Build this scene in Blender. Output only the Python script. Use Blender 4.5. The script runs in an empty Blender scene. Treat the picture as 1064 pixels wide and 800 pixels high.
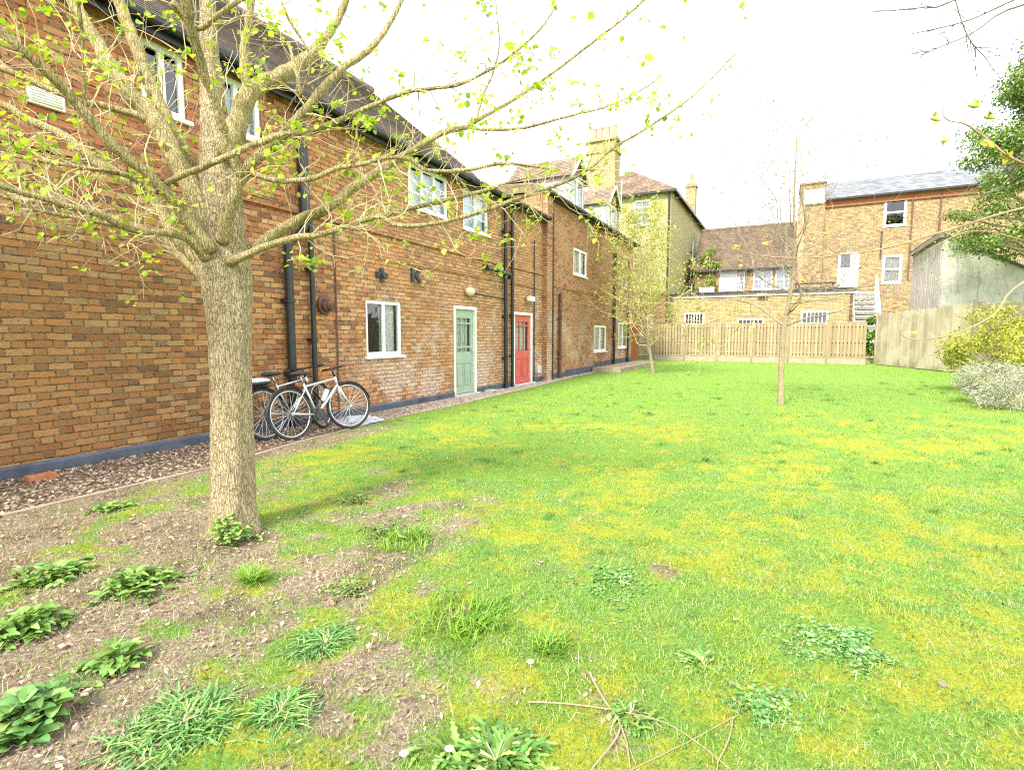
import bpy, math, random
import numpy as np
from mathutils import Vector, Matrix
random.seed(7)
RNG = np.random.default_rng(11)
SC = bpy.context.scene
COL = SC.collection
R = math.radians
V3 = Vector

# ------------------------------------------------------------------ camera geometry
FPX = 550.0
PITCH = math.atan(51 / 550)
TH = math.atan(284 / 552.4)
CAM = V3((0, 0, 1.4))
HD = V3((-math.sin(TH), math.cos(TH), 0))
RT = V3((math.cos(TH), math.sin(TH), 0))
FW = HD * math.cos(PITCH) - V3((0, 0, 1)) * math.sin(PITCH)
UP = HD * math.sin(PITCH) + V3((0, 0, 1)) * math.cos(PITCH)
WX = -6.7

def ray(px, py): return RT * (px - 532) + UP * (400 - py) + FW * FPX
def P(px, py, Z):
    d = ray(px, py); return CAM + d * (Z / d.dot(HD))
def Gd(px, py):
    d = ray(px, py); return CAM + d * (-1.4 / d.z)
def onwall(px, py, x=WX):
    d = ray(px, py); q = CAM + d * (x / d.x); return q.y, q.z
def onfac(px, py, y):
    d = ray(px, py); q = CAM + d * (y / d.y); return q.x, q.z

# ------------------------------------------------------------------ value noise (numpy)
def _hash(ix, iy, s):
    n = (ix.astype(np.int64) * 374761393 + iy.astype(np.int64) * 668265263 + s * 982451653) & 0x7fffffff
    n = ((n ^ (n >> 13)) * 1274126177) & 0x7fffffff
    n = n ^ (n >> 16)
    return (n & 0xffff) / 65535.0
def vnoise(x, y, s=0):
    x = np.asarray(x, float); y = np.asarray(y, float)
    ix = np.floor(x); iy = np.floor(y); fx = x - ix; fy = y - iy
    fx = fx * fx * (3 - 2 * fx); fy = fy * fy * (3 - 2 * fy)
    a = _hash(ix, iy, s); b = _hash(ix + 1, iy, s); c = _hash(ix, iy + 1, s); d = _hash(ix + 1, iy + 1, s)
    return (a * (1 - fx) + b * fx) * (1 - fy) + (c * (1 - fx) + d * fx) * fy
def fbm(x, y, s=0, o=4):
    t = 0; a = .5; f = 1; n = 0
    for k in range(o):
        t = t + a * vnoise(x * f + 17.3 * k, y * f - 9.1 * k, s + k); n += a; a *= .5; f *= 2.03
    return t / n
def sstep(a, b, x):
    t = np.clip((x - a) / (b - a), 0, 1); return t * t * (3 - 2 * t)
def ground_h(x, y):
    x = np.asarray(x, float); y = np.asarray(y, float)
    h = (fbm(x * 1.3, y * 1.3, 3, 3) - .5) * .07 + (fbm(x * 6, y * 6, 5, 2) - .5) * .022
    r = np.hypot(x, y - 8)
    flat = sstep(-5.35, -5.0, x) * (1 - sstep(26, 40, r)) * (1 - sstep(28, 30, y))
    h = h + (fbm(x * 13, y * 13, 8, 3) - .5) * .035 * (1 - sstep(5, 8, r))
    return h * flat
def gz(x, y): return float(ground_h(np.array([x]), np.array([y]))[0])
def cover(x, y):
    """how bare the ground is (1 = soil and leaf litter)"""
    X = x * RT.x + y * RT.y; Z = np.maximum(x * HD.x + y * HD.y, .3)
    t = X / Z
    n = fbm(x * 1.9, y * 1.9, 21, 5); n2 = fbm(x * 7, y * 7, 23, 3)
    b = sstep(-.1, .34, (-.235 - t) * .5 + (n - .5) * 1.0 + (n2 - .5) * .55) * (1 - sstep(4.0, 7.0, Z))
    patch = sstep(.56, .74, .6 * fbm(x * 2.3 + 5, y * 2.3, 31, 3) + .4 * fbm(x * 9, y * 9, 33, 3)) * (1 - sstep(3.2, 6, Z)) * sstep(-.6, -.1, t) * (1 - sstep(.15, .5, t)) * .55
    strip = sstep(-4.9, -5.3, x) * (1 - sstep(5, 8, y)) * .8
    return np.clip(np.maximum(np.maximum(b, patch), strip), 0, 1)
def mossy(x, y):
    n = .42 * fbm(x * 1.5 + 40, y * 1.5, 51, 4) + .58 * fbm(x * 7 + 3, y * 7, 57, 4)
    m = sstep(.38, .7, n) * .85
    Z = x * HD.x + y * HD.y
    return m * (1 - .8 * sstep(7, 13, Z))

# ------------------------------------------------------------------ node helper
class G:
    def __init__(s, name):
        s.m = bpy.data.materials.new(name); s.m.use_nodes = True
        s.t = s.m.node_tree; s.t.nodes.clear()
        s.out = s.t.nodes.new('ShaderNodeOutputMaterial')
    def n(s, ty, props=None, ins=None):
        nd = s.t.nodes.new('ShaderNode' + ty)
        for k, v in (props or {}).items(): setattr(nd, k, v)
        for k, v in (ins or {}).items():
            if isinstance(v, bpy.types.NodeSocket): s.t.links.new(v, nd.inputs[k])
            else: nd.inputs[k].default_value = v
        return nd
    def math(s, op, a, b=None, c=None):
        i = {0: a}
        if b is not None: i[1] = b
        if c is not None: i[2] = c
        return s.n('Math', {'operation': op}, i).outputs[0]
    def mix(s, f, a, b, bt='MIX'):
        a = (*a, 1) if isinstance(a, tuple) and len(a) == 3 else a
        b = (*b, 1) if isinstance(b, tuple) and len(b) == 3 else b
        return s.n('Mix', {'data_type': 'RGBA', 'blend_type': bt}, {0: f, 6: a, 7: b}).outputs[2]
    def ramp(s, f, stops, interp='LINEAR'):
        r = s.n('ValToRGB', None, {0: f}); cr = r.color_ramp; cr.interpolation = interp
        while len(cr.elements) < len(stops): cr.elements.new(.5)
        for e, (p, c) in zip(cr.elements, stops):
            e.position = p; e.color = (*c, 1) if len(c) == 3 else c
        return r.outputs[0]
    def noise(s, vec, scale, detail=4, rough=.55, out=0):
        i = {'Scale': scale, 'Detail': detail, 'Roughness': rough}
        if vec is not None: i['Vector'] = vec
        return s.n('TexNoise', None, i).outputs[out]
    def obj(s): return s.n('TexCoord').outputs['Object']
    def xyz(s, v):
        q = s.n('SeparateXYZ', None, {0: v}); return q.outputs
    def comb(s, x, y, z): return s.n('CombineXYZ', None, {0: x, 1: y, 2: z}).outputs[0]
    def bump(s, h, st=.5, dist=.01): return s.n('Bump', None, {'Strength': st, 'Distance': dist, 'Height': h}).outputs[0]
    def map(s, v, a, b): return s.n('MapRange', {'interpolation_type': 'SMOOTHSTEP'}, {0: v, 1: a, 2: b}).outputs[0]
    def pbr(s, col, rough=.7, normal=None, metal=0, spec=.5, extra=None):
        i = {'Roughness': rough, 'Metallic': metal, 'Specular IOR Level': spec}
        i['Base Color'] = (*col, 1) if isinstance(col, tuple) and len(col) == 3 else col
        if normal is not None: i['Normal'] = normal
        i.update(extra or {})
        return s.n('BsdfPrincipled', None, i).outputs[0]
    def done(s, sh):
        s.t.links.new(sh, s.out.inputs[0]); return s.m

def simple(name, col, rough=.6, var=.25, scale=6, bump=.15, metal=0, spec=.5, bscale=60, dist=.004):
    g = G(name); v = g.obj()
    n = g.noise(v, scale, 5); n2 = g.noise(v, scale * 7, 3)
    lo = tuple(c * (1 - var) for c in col); hi = tuple(min(1, c * (1 + var)) for c in col)
    c = g.mix(g.map(g.math('ADD', g.math('MULTIPLY', n, .7), g.math('MULTIPLY', n2, .3)), .3, .7), lo, hi)
    nb = g.bump(g.noise(v, bscale, 3), bump, dist)
    rr = g.math('ADD', g.math('MULTIPLY', n2, .25), rough - .12)
    return g.done(g.pbr(c, rr, nb, metal, spec))

def brick(name, stops, mortar, weather=None, algae=0., lime=0., dark=.35, spread=1.):
    g = G(name); v = g.obj(); x, y, z = g.xyz(v)
    nx = g.xyz(g.n('NewGeometry').outputs['True Normal'])[0]
    sel = g.math('GREATER_THAN', g.math('ABSOLUTE', nx), .5)
    u = g.math('ADD', g.math('MULTIPLY', y, sel), g.math('MULTIPLY', x, g.math('SUBTRACT', 1, sel)))
    uv = g.comb(u, z, 0)
    w = g.n('TexNoise', None, {'Vector': uv, 'Scale': 2.2, 'Detail': 5., 'Roughness': .6}).outputs[1]
    wr, wg, wb = g.xyz(w)
    u2 = g.math('MULTIPLY_ADD', g.math('SUBTRACT', wr, .5), .045, u)
    z2 = g.math('MULTIPLY_ADD', g.math('SUBTRACT', wg, .5), .04, z)
    vv = g.math('DIVIDE', z2, .075)
    row = g.math('FLOOR', vv); fv = g.math('FRACT', vv)
    uu = g.math('ADD', g.math('DIVIDE', u2, .3375), g.math('FRACT', g.math('MULTIPLY_ADD', row, .5, .01)))
    cell = g.math('FLOOR', uu); t = g.math('FRACT', uu)
    hd = g.math('GREATER_THAN', t, .6667)
    du = g.math('MINIMUM', g.math('MINIMUM', t, g.math('ABSOLUTE', g.math('SUBTRACT', t, .6667))), g.math('SUBTRACT', 1, t))
    du = g.math('MULTIPLY', du, .3375)
    dv = g.math('MULTIPLY', g.math('MINIMUM', fv, g.math('SUBTRACT', 1, fv)), .075)
    d = g.math('MINIMUM', du, dv)
    edge = g.math('MULTIPLY_ADD', g.math('SUBTRACT', g.noise(uv, 42, 5, .7), .5), .026, d)
    face = g.map(edge, .001, .008); stain = g.noise(g.comb(g.math('MULTIPLY', u, 4.), g.math('MULTIPLY', z, 9.), 0), 2.2, 6, .75)
    idn = g.comb(g.math('MULTIPLY_ADD', cell, 2, hd), row, 0)
    wn = g.n('TexWhiteNoise', {'noise_dimensions': '3D'}, {'Vector': idn})
    rv = wn.outputs[0]
    rv2 = g.xyz(wn.outputs[1])[1]; rv3 = g.xyz(wn.outputs[1])[2]
    col = g.ramp(rv, stops)
    col = g.mix(g.math('MULTIPLY', g.math('MULTIPLY', hd, g.math('GREATER_THAN', rv2, .6)), dark), col, (.10, .075, .07))
    col = g.mix(g.math('MULTIPLY', g.math('POWER', rv3, 3.), .4), col, g.mix(.5, col, (.06, .04, .035)))
    fine = g.noise(uv, 28, 6, .7)
    col = g.mix(g.math('MULTIPLY', g.map(fine, .45, .75), .45), col, g.mix(.5, col, (.62, .42, .22)), 'MIX')
    col = g.mix(g.math('MULTIPLY', g.map(fine, .5, .28), .45), col, g.mix(.72, col, (.05, .032, .025)))
    col = g.mix(g.math('MULTIPLY', g.map(stain, .5, .33), .45), col, g.mix(.75, col, (.06, .04, .03)))
    if algae: col = g.mix(g.math('MULTIPLY', g.math('MULTIPLY', g.map(z, 2.8, 3.8), g.map(y, 5., 0.)), .5), col, g.mix(.5, col, (.46, .11, .045)))
    big = g.noise(uv, .55, 5, .6)
    big2 = g.noise(g.comb(g.math('MULTIPLY', u, 1.), g.math('MULTIPLY', z, 1.), 3.3), .9, 6, .65)
    if weather and algae: col = g.mix(g.math('MULTIPLY', g.map(y, .5, 6.), .28), col, (.58, .35, .19))
    if weather: col = g.mix(g.math('MULTIPLY', g.map(big, .45, .7), .55 * spread), col, weather)
    mcol = g.mix(g.map(stain, .42, .56), tuple(c * .12 for c in mortar), g.mix(g.map(fine, .35, .65), tuple(c * .5 for c in mortar), mortar))  # near-black stretches of mortar paint the shade in open joints
    out = g.mix(face, mcol, col)
    if lime:
        low = g.map(z, 3.0, .7)
        lm = g.math('MULTIPLY', g.math('MULTIPLY', g.map(big2, .46, .6), g.map(stain, .36, .5)), low)
        if algae: lm = g.math('MULTIPLY', lm, g.map(y, 2., 4.))
        out = g.mix(g.math('MULTIPLY', lm, lime), out, g.mix(.45, out, (.72, .6, .5)))
        out = g.mix(g.math('MULTIPLY', g.math('MULTIPLY', lm, g.map(stain, .5, .65)), lime), out, (.66, .58, .5))
    if algae:
        # green growth on the damp end of the wall, below the upper storey
        am = g.math('MULTIPLY', g.map(y, 2.6, -.6), g.map(z, 3.6, 2.0))
        am = g.math('MULTIPLY', am, g.map(g.math('ADD', big2, g.math('MULTIPLY', stain, .6)), .42, .82))
        out = g.mix(g.math('MULTIPLY', am, algae), out, g.mix(.5, (.15, .10, .024), out))
        out = g.mix(g.math('MULTIPLY', g.math('MULTIPLY', am, g.map(fine, .52, .7)), algae), out, (.085, .09, .028))
    h = g.math('ADD', g.math('ADD', g.math('MULTIPLY', face, .9), g.math('MULTIPLY', rv3, .35)), g.math('ADD', g.math('MULTIPLY', fine, .6), g.math('MULTIPLY', stain, .5)))
    nb = g.bump(h, 1., .022)
    return g.done(g.pbr(out, .88, nb, 0, .25))

def tiles(name, stops, moss=.0, w=.17, gauge=.1, k=1.5):
    g = G(name); v = g.obj(); x, y, z = g.xyz(v)
    n = g.xyz(g.n('NewGeometry').outputs['True Normal'])
    sel = g.math('GREATER_THAN', g.math('ABSOLUTE', n[0]), g.math('ABSOLUTE', n[1]))
    u = g.math('ADD', g.math('MULTIPLY', y, sel), g.math('MULTIPLY', x, g.math('SUBTRACT', 1, sel)))
    vv = g.math('DIVIDE', g.math('MULTIPLY', z, k), gauge)
    row = g.math('FLOOR', vv); fv = g.math('FRACT', vv)
    uu = g.math('ADD', g.math('DIVIDE', u, w), g.math('FRACT', g.math('MULTIPLY', row, .5)))
    t = g.math('FRACT', uu)
    wn = g.n('TexWhiteNoise', {'noise_dimensions': '3D'}, {'Vector': g.comb(g.math('FLOOR', uu), row, 1)}).outputs[0]
    col = g.ramp(wn, stops)
    uv = g.comb(u, vv, 0)
    big = g.noise(v, .8, 5)
    col = g.mix(g.math('MULTIPLY', g.map(big, .4, .7), .4), col, tuple(c * .55 for c in stops[0][1]))
    if moss: col = g.mix(g.math('MULTIPLY', g.map(g.noise(v, 5, 6), .55, .7), moss), col, (.16, .15, .05))
    gap = g.map(g.math('MULTIPLY', g.math('MINIMUM', t, g.math('SUBTRACT', 1, t)), w), .001, .006)
    col = g.mix(gap, (.02, .016, .014), col)
    h = g.math('ADD', g.math('ADD', g.math('MULTIPLY', gap, .5), g.math('MULTIPLY', wn, .5)), g.math('SUBTRACT', 1, fv))
    return g.done(g.pbr(col, .8, g.bump(h, .6, .02), 0, .3))

def leafmat(name, rough=.5, trans=.35, tint=(1.25, 1.25, .6), spec=.4):
    g = G(name)
    a = g.n('Attribute', {'attribute_name': 'Col'}).outputs['Color']
    p = g.pbr(a, rough, None, 0, spec)
    tr = g.n('BsdfTranslucent', None, {0: g.mix(1., a, (*tint, 1), 'MULTIPLY')}).outputs[0]
    return g.done(g.n('MixShader', None, {0: trans, 1: p, 2: tr}).outputs[0])

def glassmat(name, tint=(.05, .06, .065), body=.35):
    g = G(name); v = g.obj()
    nb = g.bump(g.noise(v, 3.5, 2), .12, .03)
    tr = g.n('BsdfTransparent', None, {0: (.92, .95, .96, 1)}).outputs[0]
    gl = g.n('BsdfGlossy', None, {0: (1, 1, 1, 1), 'Roughness': .03, 'Normal': nb}).outputs[0]
    fr = g.n('Fresnel', None, {'IOR': 1.55, 'Normal': nb}).outputs[0]
    return g.done(g.n('MixShader', None, {0: g.math('ADD', fr, .04), 1: tr, 2: gl}).outputs[0])

M = {}
M['brick_red'] = brick('old_red_brick', [(0, (.15, .06, .035)), (.12, (.30, .105, .045)), (.4, (.45, .175, .065)), (.62, (.53, .235, .09)), (.82, (.58, .32, .14)), (1, (.40, .25, .12))],
                       (.62, .48, .3), (.56, .26, .09), algae=.9, lime=.9, dark=.5)
M['brick_red2'] = brick('weathered_red_brick', [(0, (.26, .1, .05)), (.3, (.44, .19, .085)), (.7, (.52, .25, .11)), (1, (.42, .24, .13))],
                        (.56, .45, .3), (.56, .33, .17), lime=.8, dark=.3)
M['brick_dark'] = brick('dark_red_brick', [(0, (.2, .08, .05)), (.5, (.3, .13, .08)), (1, (.36, .2, .12))], (.4, .32, .24), None, dark=.4)
M['brick_yellow'] = brick('yellow_stock_brick', [(0, (.34, .25, .11)), (.4, (.47, .37, .165)), (.8, (.53, .43, .21)), (1, (.40, .27, .14))], (.46, .41, .29), (.47, .38, .19), dark=.2)
M['brick_ochre'] = brick('brown_stock_brick', [(0, (.25, .15, .075)), (.4, (.41, .27, .125)), (.8, (.48, .36, .18)), (1, (.38, .21, .1))], (.44, .38, .27), (.47, .34, .16), dark=.35)
M['brick_pale'] = brick('pale_stock_brick', [(0, (.36, .32, .13)), (.5, (.5, .46, .2)), (1, (.55, .47, .25))], (.54, .5, .33), (.45, .44, .18), dark=.1)
M['brick_orange'] = simple('orange_brick_band', (.3, .115, .05), .85, .35, 12, .4)
M['tile_brown'] = tiles('brown_clay_tiles', [(0, (.10, .077, .066)), (.5, (.15, .115, .096)), (1, (.21, .155, .125))], .25)
M['tile_red'] = tiles('orange_clay_tiles', [(0, (.16, .105, .075)), (.5, (.24, .168, .122)), (1, (.33, .25, .185))], .2)
M['tile_mottled'] = tiles('mottled_brown_tiles', [(0, (.10, .066, .044)), (.5, (.16, .105, .07)), (1, (.21, .155, .1))], .35)
M['slate'] = tiles('grey_slates', [(0, (.13, .135, .145)), (.5, (.18, .19, .2)), (1, (.26, .27, .28))], .05, .3, .22, 2.4)
M['pale_roof'] = simple('pale_sheet_roof', (.72, .72, .7), .35, .08, 2, .05)
M['plinth'] = simple('blue_grey_plinth_paint', (.06, .072, .095), .6, .45, 3, .3, bscale=25, dist=.01)
M['white'] = simple('white_frame_paint', (.8, .8, .78), .35, .05, 5, .02)
M['white_wood'] = simple('white_timber_paint', (.78, .76, .7), .5, .1, 6, .05)
M['black_iron'] = simple('black_iron_paint', (.018, .018, .02), .38, .4, 8, .1)
M['dark_iron'] = simple('dark_iron', (.045, .042, .042), .6, .4, 10, .3)
M['rust'] = simple('rusty_iron', (.13, .065, .04), .8, .5, 12, .4)
M['sage'] = simple('sage_green_paint', (.31, .385, .295), .5, .1, 4, .04)
M['red_paint'] = simple('faded_red_paint', (.55, .10, .085), .5, .15, 5, .04)
M['glass'] = glassmat('window_glass')
M['curtain'] = simple('net_curtain', (.78, .8, .78), .9, .15, 9, .5, bscale=30, dist=.02)
M['dim_curtain'] = simple('dim_curtain', (.23, .2, .15), .9, .3, 9, .3)
M['sky_sheet'] = simple('painted_sky_sheet', (.7, .78, .85), .9, .15, 5, .3)  # pale blue sheet behind panes, painting the sky they reflect
M['lead'] = simple('lead_sheet', (.30, .31, .33), .55, .15, 4, .08)
M['bitumen'] = simple('dark_roof_felt', (.07, .06, .058), .85, .3, 4, .3)
M['cream_plastic'] = simple('cream_plastic', (.72, .62, .38), .4, .08, 5, .03)
M['terracotta'] = simple('terracotta', (.5, .27, .15), .8, .2, 8, .15)
M['stone'] = simple('weathered_stone', (.5, .47, .4), .85, .25, 8, .5, bscale=20, dist=.01)
M['red_brick_piece'] = simple('loose_brick_clay', (.36, .14, .06), .9, .3, 14, .5, bscale=30)
M['silver'] = simple('silver_paint', (.62, .63, .64), .3, .06, 5, .02, metal=.35)
M['alloy'] = simple('brushed_alloy', (.55, .55, .55), .35, .15, 9, .05, metal=.9)
M['tyre'] = simple('tyre_rubber', (.03, .03, .031), .8, .3, 20, .2)
M['black_plastic'] = simple('black_plastic', (.022, .022, .024), .5, .3, 10, .1)
M['grey_cover'] = simple('pale_grey_cover', (.62, .64, .68), .55, .12, 12, .3, bscale=25, dist=.01)
M['sheet_grey'] = simple('dull_grey_sheet', (.36, .37, .4), .6, .2, 9, .4, bscale=20, dist=.015)
M['red_lens'] = simple('red_reflector', (.6, .05, .02), .25, .1, 5, .02)

def wood(name, a, b, vertical=True, board=.0, grey=None, moss=0.):
    g = G(name); v = g.obj(); x, y, z = g.xyz(v)
    s = g.comb(g.math('MULTIPLY', x, 14), g.math('MULTIPLY', y, 14), g.math('MULTIPLY', z, 1.1)) if vertical else \
        g.comb(g.math('MULTIPLY', x, 1.2), g.math('MULTIPLY', y, 1.2), g.math('MULTIPLY', z, 16))
    n = g.noise(s, 2.2, 6, .6); n2 = g.noise(v, 1.4, 4)
    c = g.mix(g.map(n, .3, .7), a, b)
    if board:
        pn = g.n('TexWhiteNoise', {'noise_dimensions': '2D'}, {'Vector': g.comb(g.math('FLOOR', g.math('DIVIDE', g.math('ADD', x, y), board)), 0, 0)}).outputs[0]
        c = g.mix(g.math('MULTIPLY', pn, .65), c, tuple(q * .6 for q in a)); c = g.mix(g.math('MULTIPLY', g.map(g.math('ADD', z, n2), 1.0, .55), .6), c, (.17, .165, .08))
    if grey: c = g.mix(g.math('MULTIPLY', g.map(n2, .4, .65), .8), c, grey)
    if moss: c = g.mix(g.math('MULTIPLY', g.map(g.noise(v, 3.1, 5), .5, .7), moss), c, (.25, .27, .13))
    return g.done(g.pbr(c, .82, g.bump(n, .4, .006), 0, .25))
M['fence_tan'] = wood('tan_fence_timber', (.31, .235, .135), (.44, .35, .22), True, .11)
M['fence_grey'] = wood('weathered_fence_timber', (.36, .29, .18), (.54, .45, .3), True, .14, (.46, .41, .31), .2)
M['post_dark'] = wood('grey_post_timber', (.17, .14, .105), (.27, .23, .17))
M['gate_brown'] = wood('stained_red_brown_timber', (.34, .12, .045), (.44, .17, .07))
M['sleeper'] = wood('bleached_edging_timber', (.26, .2, .14), (.44, .36, .26), False)
M['shed_board'] = wood('faded_white_shed_boards', (.45, .39, .34), (.62, .59, .54), True, .16, (.38, .34, .3))
def rendermat():
    g = G('mottled_pale_render'); v = g.obj()
    n = g.noise(v, 1.1, 7, .65); n2 = g.noise(v, 9, 5, .7)
    x, y, z = g.xyz(v)
    st = g.noise(g.comb(g.math('MULTIPLY', x, 5), g.math('MULTIPLY', y, 5), g.math('MULTIPLY', z, .5)), 1.5, 4)
    c = g.mix(g.map(n, .35, .65), (.58, .56, .48), (.44, .43, .36))
    c = g.mix(g.math('MULTIPLY', g.map(n2, .5, .75), .55), c, (.17, .17, .12))
    c = g.mix(g.math('MULTIPLY', g.map(st, .52, .7), .5), c, (.19, .19, .15))
    return g.done(g.pbr(c, .9, g.bump(n2, .5, .01), 0, .2))
M['render'] = rendermat()

def barkmat(name, lo, mid, hi, green=.4, fiss=1., sc=1., lowgreen=False):
    g = G(name); v = g.obj(); x, y, z = g.xyz(v)
    s = g.comb(g.math('MULTIPLY', x, 26 * sc), g.math('MULTIPLY', y, 26 * sc), g.math('MULTIPLY', z, 4.8 * sc))
    d = g.n('TexNoise', None, {'Vector': v, 'Scale': 7., 'Detail': 4.}).outputs[1]
    s = g.n('VectorMath', {'operation': 'MULTIPLY_ADD'}, {0: d, 1: (1.6, 1.6, 1.6), 2: s}).outputs[0]
    vo = g.n('TexVoronoi', {'feature': 'DISTANCE_TO_EDGE'}, {'Vector': s, 'Scale': 1.35}).outputs[0]
    n = g.noise(s, 1.1, 6, .65); big = g.noise(v, 3.2, 5)
    c = g.ramp(n, [(.25, lo), (.5, mid), (.75, hi)])
    c = g.mix(g.math('MULTIPLY', g.map(vo, .07 , .0), .75 * fiss), c, tuple(q * .42 for q in lo))
    gm = g.math('MULTIPLY', g.map(big, .47, .66), green)
    c = g.mix(gm, c, (.17, .155, .045))
    h = g.math('ADD', g.math('MULTIPLY', g.map(vo, 0, .12), fiss), g.math('MULTIPLY', n, 1.3))
    return g.done(g.pbr(c, .9, g.bump(h, 1., .02), 0, .2))
M['bark'] = barkmat('pale_lime_bark', (.15, .11, .06), (.50, .40, .23), (.74, .62, .40), .3, .55, 2.6)
M['bark_limb'] = barkmat('greenish_limb_bark', (.15, .115, .045), (.45, .37, .17), (.68, .57, .33), .6, .4, 1.9)
M['twig'] = simple('twig_bark', (.50, .40, .22), .8, .45, 6, .2)
M['twig_dark'] = simple('dark_twig_bark', (.13, .1, .075), .8, .3, 9, .2)
M['twig_mid'] = simple('grey_brown_twig_bark', (.23, .19, .14), .8, .4, 4, .2)
M['twig_brown'] = simple('brown_budding_twig', (.30, .18, .1), .6, .35, 18, .2)
M['bark_thin'] = barkmat('sapling_bark', (.25, .19, .11), (.40, .32, .2), (.52, .43, .28), .4, .3, 2.2)
M['leaf'] = leafmat('spring_leaf', .45, .45)
M['ever'] = leafmat('evergreen_leaf', .4, .25, (1.2, 1.2, .6))
M['grassmat'] = leafmat('grass_blade', .55, .22, (1.15, 1.2, .6), .3)
M['weed'] = leafmat('weed_leaf', .45, .3, (1.15, 1.2, .6), .4)
M['litter'] = leafmat('dry_leaf', .8, .12, (1.1, .95, .7), .2)
M['petal'] = simple('white_petal', (.85, .85, .8), .6, .05, 9, .02)
M['daisy_eye'] = simple('yellow_daisy_eye', (.8, .55, .03), .6, .1, 30, .1)

def groundmat():
    g = G('mossy_lawn_soil'); v = g.obj()
    a = g.n('Attribute', {'attribute_name': 'Cover'}).outputs['Color']
    bare, moss, far = g.xyz(a)
    n = g.noise(v, 9, 6, .65); f = g.noise(v, 60, 6, .75); ff = g.noise(v, 190, 4, .8)
    soil = g.ramp(f, [(.27, (.05, .035, .026)), (.42, (.2, .148, .105)), (.57, (.39, .305, .22)), (.74, (.58, .49, .37))])
    soil = g.mix(g.math('MULTIPLY', g.map(g.noise(v, 2.6, 5, .6), .47, .64), .55), soil, (.085, .06, .045))
    gr = g.ramp(f, [(.3, (.07, .12, .02)), (.5, (.16, .30, .04)), (.7, (.29, .41, .09))])
    mo = g.ramp(f, [(.3, (.15, .16, .02)), (.5, (.32, .35, .03)), (.72, (.45, .46, .08))])
    mo = g.mix(g.math('MULTIPLY', g.map(n, .55, .68), .3), mo, (.38, .26, .09))
    mm = g.map(g.math('ADD', moss, g.math('MULTIPLY', g.math('SUBTRACT', g.noise(v, 22, 6, .7), .5), 1.8)), .1, .85)
    c = g.mix(mm, gr, mo)
    bb = g.map(g.math('ADD', bare, g.math('MULTIPLY', g.math('SUBTRACT', g.noise(v, 16, 6, .7), .5), 2.2)), .1, .95)
    c = g.mix(bb, c, soil)
    h = g.math('ADD', g.math('ADD', f, g.math('MULTIPLY', ff, .5)), n)
    return g.done(g.pbr(c, .95, g.bump(h, .9, .025), 0, .1))
M['ground'] = groundmat()
def pathmat():
    g = G('gravel_and_leaf_litter'); v = g.obj()
    f = g.noise(v, 45, 6, .7); n = g.noise(v, 2.2, 5); x, y, z = g.xyz(v)
    vo = g.n('TexVoronoi', None, {'Vector': v, 'Scale': 38.})
    vr = g.xyz(vo.outputs['Color'])[0]
    grav = g.ramp(vr, [(0, (.22, .17, .13)), (.4, (.42, .34, .27)), (.75, (.55, .46, .37)), (1, (.68, .62, .54))])
    lit = g.ramp(f, [(.25, (.045, .03, .022)), (.45, (.17, .115, .075)), (.6, (.3, .215, .145)), (.8, (.48, .38, .28))])
    m = g.map(g.math('ADD', y, g.math('MULTIPLY', g.math('SUBTRACT', n, .5), 4)), 5.2, 8.5)
    c = g.mix(m, lit, grav)
    h = g.math('ADD', f, g.math('SUBTRACT', 1, vo.outputs['Distance']))
    return g.done(g.pbr(c, .95, g.bump(h, .8, .02), 0, .15))
M['path'] = pathmat()

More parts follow.
